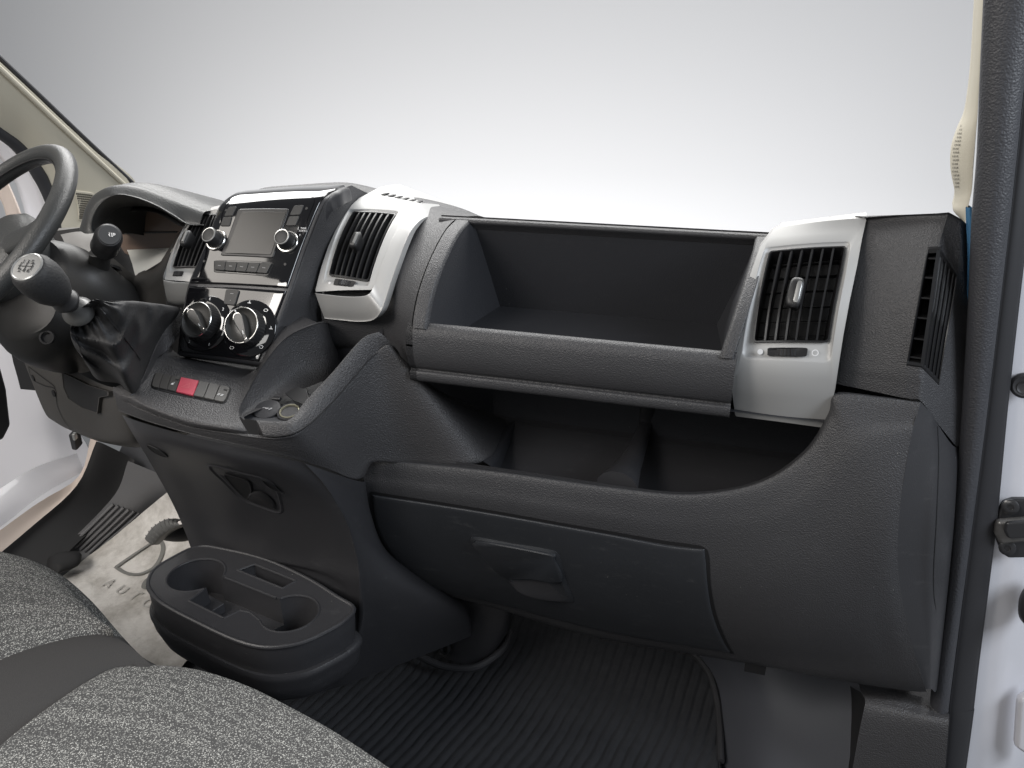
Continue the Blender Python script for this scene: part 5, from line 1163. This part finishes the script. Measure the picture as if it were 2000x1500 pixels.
tag(pmat, 'crumpled dirty white paper floor mat with printed logo in driver footwell', 'paper mat')
def pr_line(name, pts, wd, m): 
    q = PMs.uvs(pts); q = [cr(q, i/(6*(len(q)-1))) for i in range(6*(len(q)-1)+1)]
    P = np.array([PMs.at(a[0], a[1])+V3(0, 0, .0055) for a in q]); vs = []
    for i, p in enumerate(P):
        t = P[min(i+1, len(P)-1)]-P[max(i-1, 0)]; b = np.cross(t, (0, 0, 1)); b /= np.linalg.norm(b); vs += [p-b*wd/2, p+b*wd/2]
    return mk(name, vs, [(2*i, 2*i+1, 2*i+3, 2*i+2) for i in range(len(P)-1)], m, pmat)
pr_line('printed_logo', [(226, 1111), (268, 1082), (312, 1052)], .011, M['print'])
pr_line('printed_logo', [(310, 1052), (319, 1070), (315, 1090), (304, 1108), (288, 1119), (268, 1125), (246, 1122), (226, 1110)], .011, M['print'])
pr_line('printed_logo', [(318, 1118), (300, 1126), (285, 1138), (281, 1150), (290, 1152)], .010, M['print'])
for ch, q in (('A', (213, 1143)), ('U', (238, 1156)), ('T', (264, 1167)), ('O', (290, 1182))):
    p = PMs.px(*q)+V3(0, 0, .006); ex = PMs.px(q[0]+10, q[1]+5.5)-PMs.px(*q); ey = PMs.px(q[0]+6, q[1]-6)-PMs.px(q[0]-6, q[1]+6); ey = ey-ex*(ex@ey)/(ex@ex)
    text('printed_letter', ch, p, ex, ey, .042, M['print_light'], pmat)
# brake pedal
bpd = thing('brake_pedal', 'metal brake pedal with ribbed pad above the paper mat', 'pedal', (-1.35, .3, .1))
pc = [at(*p, .18) for p in ((283, 1050), (300, 1028), (326, 1014), (349, 1018))]; pd = [at(*p, .165) for p in ((298, 1064), (316, 1046), (334, 1034), (354, 1026))]
patch('pedal_pad', [[p+V3(0, .02, -.01) for p in pc], pc, [(a+b)/2+V3(0, -.006, .004) for a, b in zip(pc, pd)], pd, [p+V3(0, .02, -.012) for p in pd]], M['pad'], bpd, 5, 3)
for k in range(9):
    t = (k+.5)/9; a, b = cr(pc, t), cr(pd, t); m_ = (a+b)/2+V3(0, -.006, .005)
    tube('pad_rib', [a+V3(0, -.001, .002), m_, b+V3(0, -.001, .002)], .0013, M['pad'], bpd, n=6, k=3)
ell_tube('pedal_arm', [(at(322, 1042, .2), .02, .016, V3(.4, 0, .9), V3(0, 1, 0)), (at(345, 1042, .2), .024, .014, V3(.1, 0, .95), V3(0, 1, 0)), (at(375, 1036, .22), .024, .014, V3(0, 0, 1), V3(0, 1, 0)), (at(420, 1010, .26), .02, .014, V3(0, 0, 1), V3(0, 1, 0))], M['knob'], bpd, 20)
# sill carpet and ribbed footrest
fs_ = thing('driver_footwell_trim', 'dark footwell side trim with a ribbed grey footrest beside the paper mat', 'trim', (-1.7, .2, .1))
patch('side_cover', [[atx(*p) for p in r] for r in (((188, 862, -1.80), (150, 948, -1.80), (60, 1030, -1.80), (-60, 1130, -1.80)), ((205, 868, -1.78), (165, 962, -1.78), (75, 1045, -1.78), (-40, 1150, -1.78)), ((258, 895, -1.72), (230, 962, -1.72), (130, 1050, -1.72), (20, 1150, -1.72)), ((262, 905, -1.70), (240, 975, -1.68), (150, 1062, -1.68), (40, 1165, -1.68)))], M['gap'], fs_, 5, 6)
patch('sill_edge', [[atx(*p) for p in r] for r in (((178, 850, -1.83), (154, 930, -1.83), (70, 985, -1.83), (-60, 1080, -1.83)), ((184, 855, -1.815), (152, 945, -1.815), (62, 1012, -1.815), (-60, 1108, -1.815)), ((190, 862, -1.80), (150, 952, -1.80), (58, 1032, -1.80), (-60, 1132, -1.80)))], M['pinkish'], fs_, 4, 5)
FR = [[atz(*p) for p in r] for r in (((250, 900, .26), (310, 925, .22), (352, 945, .19)), ((225, 965, .16), (265, 982, .13), (300, 992, .10)), ((150, 1045, .06), (190, 1050, .045), (238, 1044, .04)), ((90, 1100, .02), (120, 1105, .012), (175, 1090, .01)))]
patch('footrest', FR, M['rest'], fs_, 5, 5); sF = Surf(FR)
for k in range(6):
    a = np.array((222, 984))+np.array((10, 3.3))*k; b = np.array((138, 1068))+np.array((9, 3.5))*k
    tube('footrest_rib', [sF.px(*(a*(1-t)+b*t), .003) for t in (0, .33, .66, 1)], .0042, M['rest'], fs_, n=6, k=3)
ell_tube('rubber_pad', [(atz(105, 1112, .05), .02, .015, cx_, V3(0, .5, .8)), (atz(125, 1095, .05), .05, .02, cx_, V3(0, .5, .8)), (atz(148, 1085, .05), .02, .012, cx_, V3(0, .5, .8))], M['gap'], fs_, 20)
# ------------------------------------------------------------------ seats
seat = thing('bench_seat', 'speckled grey fabric seat cushion with a plain dark grey band', 'seat', (-.8, -.75, 0))
Z0 = .52
sil1 = [(-1.8, -.27), (-260, 1050), (-120, 1058), (0, 1079), (60, 1097), (110, 1125), (155, 1165), (195, 1212), (222, 1243)]
bt = [(-1.8, -.72), (-260, 1420), (-120, 1340), (0, 1287), (60, 1264), (110, 1250), (155, 1240), (195, 1237), (222, 1243)]
bb = [(-1.8, -.86), (-260, 1660), (-120, 1560), (0, 1468), (60, 1420), (120, 1376), (175, 1328), (225, 1303), (296, 1301)]
sil3 = [(296, 1301), (380, 1311), (470, 1341), (560, 1386), (640, 1431), (745, 1501), (850, 1580), (1000, 1700)]
def sp(x, y, z=Z0): return V3(x, y, z) if abs(x) < 3 and y < 0 else atz(x, y, z)
def seatpatch(name, A, B, m, dome, skirtA=True, grooveA=False, grooveB=True):
    rows = []
    for a, b in zip(A, B):
        a, b = sp(*a), sp(*b); r = []
        if skirtA: r += [a+V3(.01, .012, -.2), a+V3(.012, .014, -.05), a+V3(.008, .010, -.012), a]
        elif grooveA: r += [a+V3(0, 0, -.006), a+V3(0, -.002, -.001)]
        for t in (.12, .3, .5, .7, .88): r.append(a*(1-t)+b*t+V3(0, 0, dome*4*t*(1-t)))
        r += [b+V3(0, .001, -.001), b+V3(0, 0, -.006)]
        rows.append(r)
    return patch(name, np.array(rows), m, seat, 5, 6)
seatpatch('left_cushion', sil1, bt, M['fabric'], .012)
seatpatch('dark_band', bt, bb, M['band'], .006, skirtA=False, grooveA=True)
# skirt of the band end
e_ = [(222, 1243), (240, 1262), (262, 1282), (296, 1301)]
rows = [[sp(*p)+V3(.01, .012, -.2), sp(*p)+V3(.012, .014, -.05), sp(*p)+V3(.008, .010, -.012), sp(*p), sp(p[0]-14, p[1]+9)+V3(0, 0, .001)] for p in e_]
patch('band_end', np.array(rows), M['band'], seat, 4, 5)
near = [(-400, 1800), (-200, 1800), (0, 1850), (200, 1900), (350, 1950), (500, 2000), (700, 2050), (900, 2100)]
bb2 = [(-1.8, -.86), (-260, 1660), (0, 1468), (120, 1376), (175, 1328), (225, 1303), (296, 1301)]+sil3[1:]
nr2 = [0, (-300, 1900), (-50, 1900), (50, 1900), (100, 1900), (150, 1900), (200, 1900), (260, 1900), (340, 1900), (420, 1900), (500, 1900), (600, 1900), (700, 1900), (850, 1900)]
rows = []
for k, (a, b) in enumerate(zip(bb2, nr2)):
    a = sp(*a); b = V3(a[0], -1.12, Z0+.01); sk = k >= 6
    r = [a+V3(.01, .012, -.2), a+V3(.012, .014, -.05), a+V3(.008, .010, -.012), a] if sk else [a+V3(0, 0, -.02), a+V3(0, 0, -.012), a+V3(0, 0, -.005), a+V3(0, -.001, -.001)]
    for t in (.06, .15, .3, .5, .75, 1): r.append(a*(1-t)+b*t+V3(0, 0, .014*min(1, t*6)**.7))
    rows.append(r)
e1_ = [np.asarray(p)+V3(.012, 0, -.03) for p in rows[-1]]; e2_ = [np.asarray(p)+V3(.014, 0, -.2) for p in rows[-1]]; rows += [e1_, e2_]
patch('right_cushion', np.array(rows), M['fabric'], seat, 5, 6)
mk('cushion_base', [V3(x, y, z) for z in (.05, .42) for x, y in ((-1.3, -.48), (-.5, -.55), (-.15, -.72), (-.15, -1.3), (-1.3, -1.3))], [(0, 1, 6, 5), (1, 2, 7, 6), (2, 3, 8, 7), (3, 4, 9, 8), (4, 0, 5, 9), (0, 1, 2, 3, 4)], M['gap'], seat)
